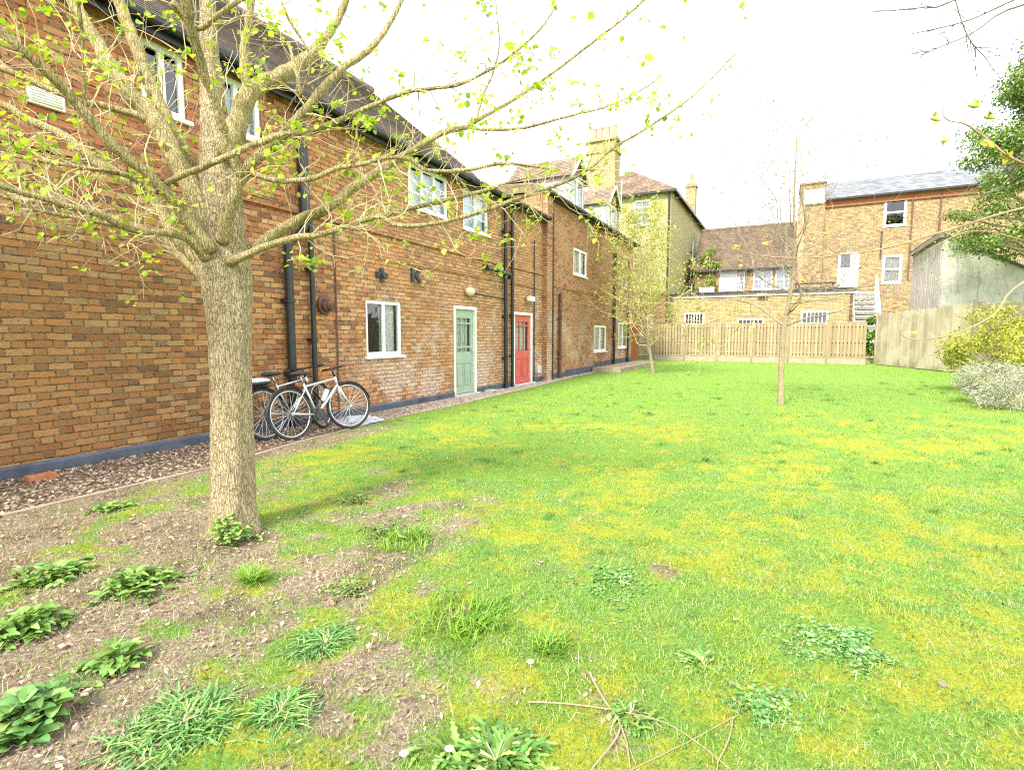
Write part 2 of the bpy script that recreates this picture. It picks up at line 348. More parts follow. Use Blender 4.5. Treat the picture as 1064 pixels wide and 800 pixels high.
# ------------------------------------------------------------------ mesh building
WLOC = {}
class MB:
    def __init__(s): s.v = []; s.f = []; s.c = []; s.sm = False
    def face(s, pts, col=None):
        b = len(s.v); s.v.extend([tuple(p) for p in pts]); s.f.append(tuple(range(b, b + len(pts))))
        if col is not None: s.c.extend([col] * len(pts))
    def box(s, a, b):
        (x0, y0, z0), (x1, y1, z1) = [min(p, q) for p, q in zip(a, b)], [max(p, q) for p, q in zip(a, b)]
        n = len(s.v)
        s.v += [(x0, y0, z0), (x1, y0, z0), (x1, y1, z0), (x0, y1, z0), (x0, y0, z1), (x1, y0, z1), (x1, y1, z1), (x0, y1, z1)]
        for q in ((0, 3, 2, 1), (4, 5, 6, 7), (0, 1, 5, 4), (1, 2, 6, 5), (2, 3, 7, 6), (3, 0, 4, 7)): s.f.append(tuple(n + k for k in q))
    def lbox(s, F, u0, u1, v0, v1, n0, n1):
        O, U, N = F; n = len(s.v); Zv = V3((0, 0, 1))
        for (a, b, c) in ((u0, v0, n0), (u1, v0, n0), (u1, v0, n1), (u0, v0, n1), (u0, v1, n0), (u1, v1, n0), (u1, v1, n1), (u0, v1, n1)):
            s.v.append(tuple(O + U * a + Zv * b + N * c))
        for q in ((0, 1, 2, 3), (7, 6, 5, 4), (4, 5, 1, 0), (5, 6, 2, 1), (6, 7, 3, 2), (7, 4, 0, 3)): s.f.append(tuple(n + k for k in q))
    def tube(s, pts, rad, sides=8, cap=True, bumps=0.):
        pts = [V3(p) for p in pts]; m = len(pts)
        if not hasattr(rad, '__len__'): rad = [rad] * m
        t0 = (pts[1] - pts[0]).normalized()
        a = V3((0, 0, 1)) if abs(t0.z) < .9 else V3((1, 0, 0))
        nrm = t0.cross(a).normalized(); base = len(s.v)
        for i in range(m):
            t = (pts[min(i + 1, m - 1)] - pts[max(i - 1, 0)])
            if t.length < 1e-9: t = t0
            t = t.normalized(); nrm = (nrm - t * nrm.dot(t))
            if nrm.length < 1e-6: nrm = t.orthogonal()
            nrm.normalize(); bi = t.cross(nrm)
            for k in range(sides):
                an = 2 * math.pi * k / sides
                r = rad[i] * (1 + (bumps * (random.random() - .5) if bumps else 0))
                s.v.append(tuple(pts[i] + (nrm * math.cos(an) + bi * math.sin(an)) * r))
        for i in range(m - 1):
            for k in range(sides):
                k2 = (k + 1) % sides
                s.f.append((base + i * sides + k, base + i * sides + k2, base + (i + 1) * sides + k2, base + (i + 1) * sides + k))
        if cap:
            s.f.append(tuple(base + k for k in reversed(range(sides))))
            s.f.append(tuple(base + (m - 1) * sides + k for k in range(sides)))
    def ring(s, c, ax, r, tr, seg=28, sides=8):
        ax = V3(ax).normalized(); e1 = ax.orthogonal().normalized(); e2 = ax.cross(e1); base = len(s.v)
        for i in range(seg):
            a = 2 * math.pi * i / seg; d = e1 * math.cos(a) + e2 * math.sin(a)
            for k in range(sides):
                b = 2 * math.pi * k / sides
                s.v.append(tuple(V3(c) + d * (r + tr * math.cos(b)) + ax * tr * math.sin(b)))
        for i in range(seg):
            for k in range(sides):
                i2 = (i + 1) % seg; k2 = (k + 1) % sides
                s.f.append((base + i * sides + k, base + i2 * sides + k, base + i2 * sides + k2, base + i * sides + k2))
    def ell(s, c, r, seg=12, rings=8, jit=0., rot=None):
        base = len(s.v); c = V3(c)
        for i in range(rings + 1):
            ph = math.pi * i / rings
            for k in range(seg):
                a = 2 * math.pi * k / seg; j = 1 + jit * (random.random() - .5)
                p = V3((r[0] * math.sin(ph) * math.cos(a), r[1] * math.sin(ph) * math.sin(a), r[2] * math.cos(ph))) * j
                if rot: p = rot @ p
                s.v.append(tuple(c + p))
        for i in range(rings):
            for k in range(seg):
                k2 = (k + 1) % seg
                s.f.append((base + i * seg + k, base + (i + 1) * seg + k, base + (i + 1) * seg + k2, base + i * seg + k2))
    def build(s, name, mat, parent=None, smooth=False, bevel=0., loc=None):
        off = V3(WLOC[parent.name]) if parent else (V3(loc) if loc else V3((0, 0, 0)))
        me = bpy.data.meshes.new(name)
        vv = np.array(s.v, dtype=float).reshape(-1, 3) - np.array(off)
        me.from_pydata(vv.tolist(), [], s.f); me.update()
        if s.c and len(s.c) == len(s.v):
            at = me.color_attributes.new('Col', 'FLOAT_COLOR', 'POINT')
            at.data.foreach_set('color', np.array([(*c[:3], 1) for c in s.c], dtype=np.float32).ravel())
        if smooth: me.polygons.foreach_set('use_smooth', [True] * len(me.polygons))
        me.materials.append(mat)
        o = bpy.data.objects.new(name, me); COL.objects.link(o)
        if parent: o.parent = parent; WLOC[o.name] = WLOC[parent.name]
        else: o.location = off; WLOC[o.name] = tuple(off)
        if bevel:
            b = o.modifiers.new('bevel', 'BEVEL'); b.width = bevel; b.segments = 2; b.limit_method = 'ANGLE'
        return o
def tag(o, label, cat, group=None, kind=None):
    if label: o['label'] = label
    if cat: o['category'] = cat
    if group: o['group'] = group
    if kind: o['kind'] = kind
    return o
def thing(name, label, cat, loc=(0, 0, 0), group=None):
    o = bpy.data.objects.new(name, None); COL.objects.link(o); o.location = loc; o.empty_display_size = .2
    WLOC[o.name] = tuple(loc)
    return tag(o, label, cat, group)
def npmesh(name, verts, faces_loops, counts, mat, parent=None, colors=None, loc=(0, 0, 0)):
    """verts Nx3, faces_loops flat index array, counts loops per polygon"""
    off = np.array(WLOC[parent.name]) if parent else np.array(loc, float)
    me = bpy.data.meshes.new(name)
    verts = np.asarray(verts, np.float32) - off.astype(np.float32)
    me.vertices.add(len(verts)); me.vertices.foreach_set('co', verts.ravel())
    me.loops.add(len(faces_loops)); me.loops.foreach_set('vertex_index', np.asarray(faces_loops, np.int32))
    me.polygons.add(len(counts))
    st = np.concatenate([[0], np.cumsum(counts)[:-1]]).astype(np.int32)
    me.polygons.foreach_set('loop_start', st); me.polygons.foreach_set('loop_total', np.asarray(counts, np.int32))
    me.update(calc_edges=True); me.validate()
    if colors is not None:
        at = me.color_attributes.new('Col', 'FLOAT_COLOR', 'POINT')
        c = np.concatenate([colors, np.ones((len(colors), 1))], 1).astype(np.float32)
        at.data.foreach_set('color', c.ravel())
    me.materials.append(mat)
    o = bpy.data.objects.new(name, me); COL.objects.link(o)
    if parent: o.parent = parent; WLOC[o.name] = WLOC[parent.name]
    else: o.location = off.tolist(); WLOC[o.name] = tuple(off)
    return o

def leaves_np(name, pos, nrm, size, cols, mat, parent, aspect=.75, fold=.25, droop=None):
    """rounded folded leaves: 7 verts, 4 faces each"""
    pos = np.asarray(pos, float); n = len(pos); nrm = np.asarray(nrm, float)
    nrm = nrm / (np.linalg.norm(nrm, axis=1, keepdims=True) + 1e-9)
    rd = RNG.normal(size=(n, 3))
    if droop is not None: rd = rd * .6 + np.array(droop)
    ax = rd - nrm * np.sum(rd * nrm, 1, keepdims=True); ax /= (np.linalg.norm(ax, axis=1, keepdims=True) + 1e-9)
    bi = np.cross(nrm, ax); s = np.asarray(size, float).reshape(-1, 1)
    tm = [(0, 0, 0), (.38, .5, fold), (.75, .36, fold * .8), (1.05, 0, .05), (.75, -.36, fold * .8), (.38, -.5, fold), (.5, 0, 0)]
    V = np.stack([pos + ax * s * a + bi * s * (b * aspect * 1.0) + nrm * s * c * .6 for a, b, c in tm], 1).reshape(-1, 3)
    fl = np.array([[0, 6, 1], [1, 6, 3], [0, 5, 6], [5, 3, 6]])
    fl = np.array([0, 6, 2, 1, 6, 3, 2, 0, 5, 4, 6, 6, 4, 3])
    cn = np.array([4, 3, 4, 3])
    idx = (fl[None, :] + (np.arange(n) * 7)[:, None]).ravel()
    return npmesh(name, V, idx, np.tile(cn, n), mat, parent, np.repeat(np.asarray(cols, float), 7, 0))

def palette(n, cols, jit=.18):
    cols = np.array(cols); k = RNG.integers(0, len(cols), n); f = RNG.random((n, 1))
    c = cols[k] * f + cols[RNG.integers(0, len(cols), n)] * (1 - f)
    return np.clip(c * (1 + jit * RNG.normal(size=(n, 1))), .004, .95)

# ------------------------------------------------------------------ ground
def axis_pts():
    xs = np.unique(np.round(np.concatenate([np.linspace(-300, -40, 8), np.linspace(-40, -8, 17), np.arange(-8, -6, .2), np.arange(-6, 5, .05), np.arange(5, 9, .15), np.linspace(9, 40, 18), np.linspace(40, 300, 8)]), 3))
    ys = np.unique(np.round(np.concatenate([np.linspace(-200, -20, 8), np.linspace(-20, -1, 12), np.arange(-1, 6, .045), np.arange(6, 9, .1), np.arange(9, 34, .3), np.linspace(34, 80, 20), np.linspace(80, 500, 10)]), 3))
    return xs, ys
xs, ys = axis_pts()
gx, gy = np.meshgrid(xs, ys); nxg, nyg = len(xs), len(ys)
gzv = ground_h(gx, gy)
vv = np.stack([gx.ravel(), gy.ravel(), gzv.ravel()], 1)
ii = (np.arange(nyg - 1)[:, None] * nxg + np.arange(nxg - 1)[None, :]).ravel()
fl = np.stack([ii, ii + 1, ii + nxg + 1, ii + nxg], 1).ravel()
ground = npmesh('ground', vv, fl, np.full(len(ii), 4), M['ground'])
cv = np.stack([cover(gx, gy).ravel(), mossy(gx, gy).ravel(), gx.ravel() * 0, np.ones(gx.size)], 1).astype(np.float32)
at = ground.data.color_attributes.new('Cover', 'FLOAT_COLOR', 'POINT'); at.data.foreach_set('color', cv.ravel())
ground.data.polygons.foreach_set('use_smooth', [True] * len(ground.data.polygons))
ground['kind'] = 'structure'

EDGE = [Gd(-120, 566), Gd(0, 537), Gd(215, 487), Gd(300, 462), Gd(380, 441), Gd(470, 422), Gd(560, 401), Gd(600, 391), Gd(640, 383)]
EDGE = [V3((p.x, p.y, 0)) for p in EDGE]
EDGE = [V3((EDGE[0].x + .05, -8, 0))] + EDGE + [V3((-6.3, 27, 0)), V3((-6.3, 29.5, 0))]
mb = MB()
for a, b in zip(EDGE[:-1], EDGE[1:]):
    mb.face([(WX, a.y, .006), (a.x, a.y, .006), (b.x, b.y, .006), (WX, b.y, .006)])
tag(mb.build('path', M['path']), None, None, kind='structure')
def edge_x(y):
    return np.interp(y, [p.y for p in EDGE], [p.x for p in EDGE])

# timber edging boards along the near part of the lawn
mb = MB()
pts = [V3((p.x + .03, p.y, 0)) for p in EDGE[1:6]]
for a, b in zip(pts[:-1], pts[1:]):
    d = (b - a).normalized(); n = V3((d.y, -d.x, 0))
    k = max(1, int((b - a).length / 1.1)); 
    for j in range(k):
        p = a.lerp(b, j / k) + n * random.uniform(-.012, .012); q = a.lerp(b, (j + 1) / k) - d * .012 + n * random.uniform(-.012, .012)
        h0 = .026 + random.uniform(-.012, .012)
        base = len(mb.v)
        for pt in (p, q):
            for (w, hh) in ((-.022, -.05), (.022, -.05), (.022, h0), (-.022, h0)): mb.v.append(tuple(pt + n * w + V3((0, 0, hh))))
        for q4 in ((0, 1, 2, 3), (7, 6, 5, 4), (0, 4, 5, 1), (1, 5, 6, 2), (2, 6, 7, 3), (3, 7, 4, 0)): mb.f.append(tuple(base + t for t in q4))
tag(mb.build('edging_board', M['sleeper'], bevel=.004), 'low bleached timber edging between the leaf litter strip and the lawn', 'edging')

# ------------------------------------------------------------------ grass, moss and litter
def inside_view(x, y, margin=.12):
    X = x * RT.x + y * RT.y; Z = x * HD.x + y * HD.y
    return (Z > 1.15) & (np.abs(X / np.maximum(Z, .1)) < .97 + margin + .6 / np.maximum(Z, .5))
TREES = [(Gd(243, 548), .2)]
def scatter(n, z0, z1, power=1.):
    Z = z0 + (z1 - z0) * RNG.random(n) ** power
    X = (RNG.random(n) * 2 - 1) * (1.08 * Z + .5)
    x = X * RT.x + Z * HD.x; y = X * RT.y + Z * HD.y
    return x, y, Z
def lawn_ok(x, y):
    return (x > edge_x(y) + .03) & (y < 31.6) & (x < np.interp(y, [10, 17, 24.1, 32], [9, 7.6, 5.8, 4.0]))
def blades(x, y, L, W, lean, col, seg2=True):
    n = len(x); z = ground_h(x, y)
    a = RNG.random(n) * 2 * math.pi; f = np.stack([np.cos(a), np.sin(a)], 1)
    b = RNG.random(n) * 2 * math.pi; s = np.stack([np.cos(b), np.sin(b)], 1)
    base = np.stack([x, y, z - .003], 1)
    side = np.concatenate([s * (W / 2)[:, None], np.zeros((n, 1))], 1)
    def at(t, ln):
        return base + np.concatenate([f * (L * ln * t)[:, None], (L * t * np.sqrt(np.maximum(1 - (ln) ** 2, .02)))[:, None]], 1)
    mid = at(.55, lean * .6); tip = at(1., lean)
    if seg2:
        V = np.stack([base - side, base + side, mid + side * .75, mid - side * .75, tip], 1).reshape(-1, 3)
        fl = np.array([0, 1, 2, 3, 3, 2, 4]); cn = [4, 3]; m = 5
    else:
        V = np.stack([base - side, base + side, tip], 1).reshape(-1, 3); fl = np.array([0, 1, 2]); cn = [3]; m = 3
    idx = (fl[None] + (np.arange(n) * m)[:, None]).ravel()
    return V, idx, np.tile(cn, n), np.repeat(col, m, 0)
def join(parts):
    Vs, Is, Cs, Ks = [], [], [], []; o = 0
    for V, i, c, k in parts:
        Vs.append(V); Is.append(i + o); Cs.append(c); Ks.append(k); o += len(V)
    return np.concatenate(Vs), np.concatenate(Is), np.concatenate(Cs), np.concatenate(Ks)

GREEN = [(.17, .34, .05), (.22, .40, .07), (.29, .44, .10), (.09, .21, .035), (.36, .48, .16)]
YEL = [(.42, .40, .03), (.48, .44, .05), (.36, .38, .035), (.30, .38, .04), (.33, .41, .05)]
STRAW = [(.46, .37, .23), (.34, .25, .15), (.56, .47, .32), (.24, .16, .1)]
parts = []
# short grass
for (n, z0, z1, l0, l1, w, s2, pw) in ((300000, 1.2, 5, .010, .034, .0027, True, .8), (260000, 4.5, 12, .016, .04, .0055, False, .75), (150000, 11, 31, .03, .065, .012, False, .8)):
    x, y, Z = scatter(n, z0, z1, pw)
    clump = fbm(x * 3.1, y * 3.1, 77, 3)
    dens = np.clip((1 - cover(x, y) * 1.05) * (1 - .5 * mossy(x, y)), .22, 1) * sstep(.22, .6, clump + .12)
    k = lawn_ok(x, y) & (RNG.random(n) < dens); x, y, Z, clump = x[k], y[k], Z[k], clump[k]
    L = RNG.uniform(l0, l1, len(x)) * (.55 + .9 * clump); L = L * (1 - .35 * cover(x, y)); lean = RNG.uniform(.45, .97, len(x))
    c = palette(len(x), GREEN, .34)
    sel = fbm(x * 5.5 + 11, y * 5.5, 131, 3) + RNG.normal(size=len(x)) * .07
    bl = sel > .56; c[bl] = palette(int(bl.sum()), [(.15, .30, .085), (.21, .36, .13), (.11, .24, .06), (.28, .42, .18)], .22)
    ye = sel < .385; c[ye] = palette(int(ye.sum()), [(.34, .38, .035), (.40, .42, .06), (.27, .34, .03)], .22)
    hue = fbm(x * .9, y * .9, 90, 3)[:, None]
    c = c * (1 - .35 * hue) + np.array([.26, .40, .05]) * .35 * hue
    ym = (RNG.random(len(x)) < .07 + .16 * sstep(.5, .7, fbm(x * 8 + 2, y * 8, 141, 3)))
    c[ym] = palette(int(ym.sum()), STRAW, .15)
    parts.append(blades(x, y, L, np.full(len(x), w) * RNG.uniform(.6, 1.4, len(x)), lean, c, s2))
# clumps of taller grass
for (nc, z0, z1, per, l0, l1, w) in ((420, 1.3, 6, 70, .025, .07, .0028), (420, 5.5, 16, 60, .04, .09, .006)):
    cx_, cy_, cz_ = scatter(nc, z0, z1, .8); cw_ = RNG.uniform(.02, .09, nc); cc_ = palette(nc, [(.09, .23, .035), (.13, .28, .06), (.2, .36, .05), (.12, .25, .09), (.27, .36, .07)], .15); ch_ = RNG.uniform(.5, 1.2, nc)
    k = np.repeat(np.arange(nc), (per * RNG.uniform(.3, 1.3, nc)).astype(int))
    x = cx_[k] + RNG.normal(size=len(k)) * cw_[k]; y = cy_[k] + RNG.normal(size=len(k)) * cw_[k]
    q = lawn_ok(x, y) & (RNG.random(len(k)) < 1 - .75 * cover(x, y)); x, y, k = x[q], y[q], k[q]
    parts.append(blades(x, y, RNG.uniform(l0, l1, len(x)) * ch_[k], np.full(len(x), w), RNG.uniform(.4, .95, len(x)), np.clip(cc_[k] * (1 + .25 * RNG.normal(size=(len(k), 1))), .01, .8), True))
# moss stubble
for (n, z0, z1, l, w, pw) in ((120000, 1.2, 5, .014, .004, .8), (70000, 4.5, 13, .02, .008, .8)):
    x, y, Z = scatter(n, z0, z1, pw)
    d = mossy(x, y) * (1 - .6 * cover(x, y)) * .9 + .12
    k = lawn_ok(x, y) & (RNG.random(n) < d); x, y = x[k], y[k]
    parts.append(blades(x, y, RNG.uniform(.5, 1.3, len(x)) * l, RNG.uniform(.6, 1.3, len(x)) * w, RNG.uniform(.2, .9, len(x)), palette(len(x), YEL, .18), False))
for (n, z0, z1, l, w) in ((26000, 1.2, 6, .022, .009), (16000, 5, 14, .035, .016)):
    x, y, Z = scatter(n, z0, z1, .75); k = lawn_ok(x, y) & (RNG.random(n) < sstep(.42, .62, fbm(x * 2.6 + 9, y * 2.6, 111, 3)) * .85 + .1); x, y = x[k], y[k]
    parts.append(blades(x, y, RNG.uniform(.5, 1.4, len(x)) * l, RNG.uniform(.5, 1.3, len(x)) * w, RNG.uniform(.6, .97, len(x)), palette(len(x), [(.13, .27, .06), (.2, .36, .1), (.27, .4, .1), (.1, .2, .06)], .2), True))
V, I, C, K = join(parts)
tag(npmesh('grass', V, I, C, M['grassmat'], None, K), 'short uneven grass and yellow moss of the lawn', 'grass', kind='stuff')
# leaf litter flakes and straw
def flakes(n, x, y, s0, s1, cols, zoff=.004):
    x = np.asarray(x); y = np.asarray(y); z = np.where(x < edge_x(y), .008, ground_h(x, y)) + zoff + RNG.random(len(x)) * .012
    m = len(x); s = RNG.uniform(s0, s1, m)[:, None]
    nr = np.stack([RNG.normal(size=m) * .35, RNG.normal(size=m) * .35, np.ones(m)], 1); nr /= np.linalg.norm(nr, axis=1, keepdims=True)
    a = np.cross(nr, RNG.normal(size=(m, 3))); a /= np.linalg.norm(a, axis=1, keepdims=True); b = np.cross(nr, a)
    p = np.stack([x, y, z], 1)
    asp = RNG.uniform(.3, .8, m)[:, None]; cu = RNG.uniform(.05, .5, m)[:, None]
    V = np.stack([p - a * s, p + b * s * asp + nr * s * cu * .6, p + a * s + nr * s * cu, p - b * s * asp + nr * s * cu * .4], 1).reshape(-1, 3)
    fl = np.array([0, 1, 2, 0, 2, 3]); idx = (fl[None] + (np.arange(m) * 4)[:, None]).ravel()
    return V, idx, np.full(2 * m, 3), np.repeat(palette(m, cols, .25), 4, 0)
parts = []
LIT = [(.30, .2, .14), (.46, .345, .25), (.5, .41, .31), (.10, .065, .045), (.52, .39, .28), (.36, .22, .14), (.2, .12, .08)]
x, y, Z = scatter(150000, 1.2, 8, .75); k = (RNG.random(len(x)) < cover(x, y) ** 1.4 * .8 + .007) & (x > edge_x(y))
x, y = x[k], y[k]; q = RNG.random(len(x)) < .78; parts.append(flakes(0, x[q], y[q], .002, .008, LIT)); q = ~q; parts.append(flakes(0, x[q], y[q], .006, .019, LIT))
x = RNG.uniform(-6.65, -5.2, 26000); y = RNG.uniform(0, 10, 26000) ; k = (x < edge_x(y) - .02) & (RNG.random(26000) < 1 - .8 * sstep(4.5, 9, y))
parts.append(flakes(0, x[k], y[k], .005, .026, [(.25, .175, .12), (.42, .33, .235), (.52, .44, .34), (.09, .065, .047), (.5, .40, .29), (.34, .24, .16)], .004))
x, y, Z = scatter(90000, 1.2, 7.5, .8); k = lawn_ok(x, y) & (RNG.random(len(x)) < cover(x, y) * .62 + .05); x, y = x[k], y[k]
parts.append(blades(x, y, RNG.uniform(.015, .11, len(x)), RNG.uniform(.0008, .0026, len(x)), RNG.uniform(.9, .998, len(x)), palette(len(x), STRAW, .2), True))
V, I, C, K = join(parts)
tag(npmesh('leaf_litter', V, I, C, M['litter'], None, K), 'dry brown leaf litter and straw on the bare soil', 'leaf litter', kind='stuff')

# ------------------------------------------------------------------ walls and windows
def wall_face(mb, O, U, N, w, h, holes=(), depth=.12):
    O, U, N = V3(O), V3(U), V3(N); Zv = V3((0, 0, 1))
    us = sorted({0, w, *[q for r in holes for q in r[:2]]}); vs = sorted({0, h, *[q for r in holes for q in r[2:4]]})
    for a, b in zip(us[:-1], us[1:]):
        for c, d in zip(vs[:-1], vs[1:]):
            mu, mv = (a + b) / 2, (c + d) / 2
            if any(r[0] < mu < r[1] and r[2] < mv < r[3] for r in holes): continue
            mb.face([O + U * a + Zv * c, O + U * b + Zv * c, O + U * b + Zv * d, O + U * a + Zv * d])
    for (a, b, c, d) in holes:
        D = -N * depth
        q = lambda u, v: O + U * u + Zv * v
        mb.face([q(a, c), q(a, c) + D, q(b, c) + D, q(b, c)]); mb.face([q(a, d), q(b, d), q(b, d) + D, q(a, d) + D])
        mb.face([q(a, c), q(a, d), q(a, d) + D, q(a, c) + D]); mb.face([q(b, c), q(b, c) + D, q(b, d) + D, q(b, d)])
def window(parent, O, U, N, r, cols=2, rows=1, curtain='curtain', sill=True, fr=.06, bar=.05, back=.1, glaz=0, cfrac=1., frame_mat='white', sash=False, label=None):
    F = (V3(O), V3(U), V3(N)); a, b, c, d = r
    m = MB(); n0, n1 = -back, -back + .065
    m.lbox(F, a, a + fr, c, d, n0, n1); m.lbox(F, b - fr, b, c, d, n0, n1)
    m.lbox(F, a + fr, b - fr, c, c + fr, n0, n1); m.lbox(F, a + fr, b - fr, d - fr, d, n0, n1)
    ia, ib, ic, idd = a + fr, b - fr, c + fr, d - fr
    for k in range(1, cols):
        u = ia + (ib - ia) * k / cols; m.lbox(F, u - bar / 2, u + bar / 2, ic, idd, n0 + .004, n1 + .003)
    for k in range(1, rows):
        v = ic + (idd - ic) * k / rows; m.lbox(F, ia, ib, v - bar / 2, v + bar / 2, n0 + .006, n1 + (.02 if sash else -.004))
    if glaz:
        for k in range(1, glaz[0]):
            u = ia + (ib - ia) * k / glaz[0]; m.lbox(F, u - .011, u + .011, ic, idd, n0 + .02, n1 - .012)
        for k in range(1, glaz[1]):
            v = ic + (idd - ic) * k / glaz[1]; m.lbox(F, ia, ib, v - .011, v + .011, n0 + .022, n1 - .014)
    w = m.build('window', M[frame_mat], parent, bevel=.006)
    if label: w['label'] = label
    g = MB(); q_ = lambda u, v: F[0] + F[1] * u + V3((0, 0, v)) + F[2] * (n0 + .03)
    g.face([q_(ia, ic), q_(ib, ic), q_(ib, idd), q_(ia, idd)]); g.build('pane', M['glass'], w)
    if sill:
        s = MB(); s.lbox(F, a - .05, b + .05, c - .05, c, -back + .07, .055); s.build('sill', M[frame_mat], w, bevel=.005)
    if curtain:
        q = MB(); steps = 18; u1 = ia + (ib - ia) * cfrac if cfrac > 0 else ib; u0 = ia if cfrac > 0 else ib + (ib - ia) * cfrac
        for k in range(steps):
            p0, p1 = u0 + (u1 - u0) * k / steps, u0 + (u1 - u0) * (k + 1) / steps
            z0, z1 = -back - .06 - .02 * (k % 2), -back - .06 - .02 * ((k + 1) % 2)
            O_, U_, N_ = F
            q.face([O_ + U_ * p0 + V3((0, 0, ic)) + N_ * z0, O_ + U_ * p1 + V3((0, 0, ic)) + N_ * z1, O_ + U_ * p1 + V3((0, 0, idd)) + N_ * z1, O_ + U_ * p0 + V3((0, 0, idd)) + N_ * z0])
        q.build('curtain', M[curtain], w)  # in pale blue this sheet paints sky reflection, not cloth
    return w
def roof_slope(mb, A, B, top_a, top_b, gauge=.105, step=.014):
    """courses of tiles between eave A-B and top edge"""
    A, B, C, D = V3(A), V3(B), V3(top_b), V3(top_a)
    n = (B - A).cross(D - A).normalized()
    if n.z < 0: n = -n
    k = max(2, int((D - A).length / gauge))
    for j in range(k):
        t0, t1 = j / k, (j + 1) / k
        a, b = A.lerp(D, t0) + n * step, B.lerp(C, t0) + n * step
        c, d = B.lerp(C, t1), A.lerp(D, t1)
        mb.face([a, b, c, d]); a0, b0 = A.lerp(D, t0), B.lerp(C, t0)
        mb.face([a0, b0, b, a])

def wy(px, py=360): return onwall(px, py)[0]
def wrect(x0, x1, xt, yt, xb, yb):
    """pixel rect on the long wall -> (y0,y1,z0,z1)"""
    return wy(x0), wy(x1), onwall(xb, yb)[1], onwall(xt, yt)[1]
Y0, Y1, Y2 = -7.0, wy(563), wy(656)
EAVE1, EAVE2 = 5.1, 5.85
X0V, ZV = V3((0, 1, 0)), None
NX, UYv = V3((1, 0, 0)), V3((0, 1, 0))

# --- house one
h1 = thing('brick_house', 'long two storey red brick house with brown tiled roof and sage green door', 'house', (WX, 4, 0))
wins1 = {
 'C': wrect(163.5, 207, 163.5, 40, 206, 131), 'D': wrect(233, 281, 270, 86, 281, 152),
 'A': wrect(427, 467, 427, 168, 466, 228), 'B': wrect(482.5, 508, 482.5, 196, 482.5, 237), 'W': wrect(381, 418, 381, 311, 388, 370)}
for k in 'CDAB':
    a, b, c, d = wins1[k]; wins1[k] = (a, b, c, min(d, 4.82))
door1 = (wy(471.5), wy(495), .02, onwall(480, 318)[1])
door2 = (wy(533.5), wy(553), .02, onwall(545, 325)[1])
extraW = (-3.5, -2.3, 3.7, 4.82)
O1 = V3((WX, Y0, 0))
sh = lambda r, y0: (r[0] - y0, r[1] - y0, r[2], r[3])
holes = [sh(r, Y0) for r in list(wins1.values()) + [door1, door2, extraW]]
mb = MB()
wall_face(mb, O1, UYv, NX, Y1 - Y0, EAVE1, holes, .14)
BX = WX - 6.2
mb.face([(BX, Y0, 0), (WX, Y0, 0), (WX, Y0, EAVE1), (WX - 3.1, Y0, EAVE1 + 2.6), (BX, Y0, EAVE1)])
mb.face([(BX, Y1, 0), (BX, Y0, 0), (BX, Y0, EAVE1), (BX, Y1, EAVE1)])
mb.face([(WX, Y1, 0), (BX, Y1, 0), (BX, Y1, EAVE1), (WX - 3.1, Y1, EAVE1 + 2.1), (WX - 1.9, Y1, EAVE1 + .85), (WX, Y1, EAVE1 - .05)])
mb.build('wall', M['brick_red'], h1)
# floor inside closes the rooms
mb = MB(); mb.box((BX + .05, Y0 + .05, 2.95), (WX - .4, Y1 - .05, 3.1)); mb.build('floor_slab', M['bitumen'], h1)
YA = wy(494, 300)      # where the tall tiled roof stops
rx, rz = WX - 3.1, EAVE1 + 2.6
mb = MB()
roof_slope(mb, (WX + .22, Y0 - .1, EAVE1 - .12), (WX + .22, YA, EAVE1 - .12), (rx, Y0 - .1, rz), (rx, YA, rz))
roof_slope(mb, (BX - .2, YA, EAVE1 - .12), (BX - .2, Y0 - .1, EAVE1 - .12), (rx, YA, rz), (rx, Y0 - .1, rz))
mb.tube([(rx, Y0 - .1, rz + .02), (rx, YA, rz + .02)], .1, 10)
roof1 = mb.build('roof', M['tile_brown'], h1)
mb = MB(); mb.face([(WX + .2, YA, EAVE1 - .14), (BX, YA, EAVE1 - .1), (rx, YA, rz)]); 
mb.build('verge_wall', M['tile_brown'], h1)
# pale lower roof at the end of the house, with white verge board
mb = MB()
pr = (WX - 1.9, EAVE1 + .95)
roof_slope(mb, (WX + .2, YA + .02, EAVE1 - .1), (WX + .2, Y1 + .05, EAVE1 - .1), (pr[0], YA + .02, pr[1]), (pr[0], Y1 + .05, pr[1]), .5, .02)
mb.build('pale_roof', M['pale_roof'], h1)
mb = MB()
roof_slope(mb, (pr[0] - .02, YA + .02, pr[1] - .05), (pr[0] - .02, Y1 + .05, pr[1] - .05), (rx, YA + .02, rz - .35), (rx, Y1 + .05, rz - .35))
roof_slope(mb, (BX - .2, Y1, EAVE1 - .12), (BX - .2, YA, EAVE1 - .12), (rx, Y1, rz - .35), (rx, YA, rz - .35))
mb.build('rear_roof', M['tile_brown'], h1)
mb = MB()
a = V3((WX + .24, YA + .06, EAVE1 - .1)); b = V3((rx, YA + .06, rz + .05))
n = V3((.64, 0, .77))
mb.v += [tuple(p) for p in (a, b, b + n * .1, a + n * .1)]; mb.v += [tuple(V3(p) + V3((0, .05, 0))) for p in (a, b, b + n * .1, a + n * .1)]
mb.f += [(0, 1, 2, 3), (7, 6, 5, 4), (0, 4, 5, 1), (1, 5, 6, 2), (2, 6, 7, 3), (3, 7, 4, 0)]
mb.build('verge_board', M['white_wood'], h1)
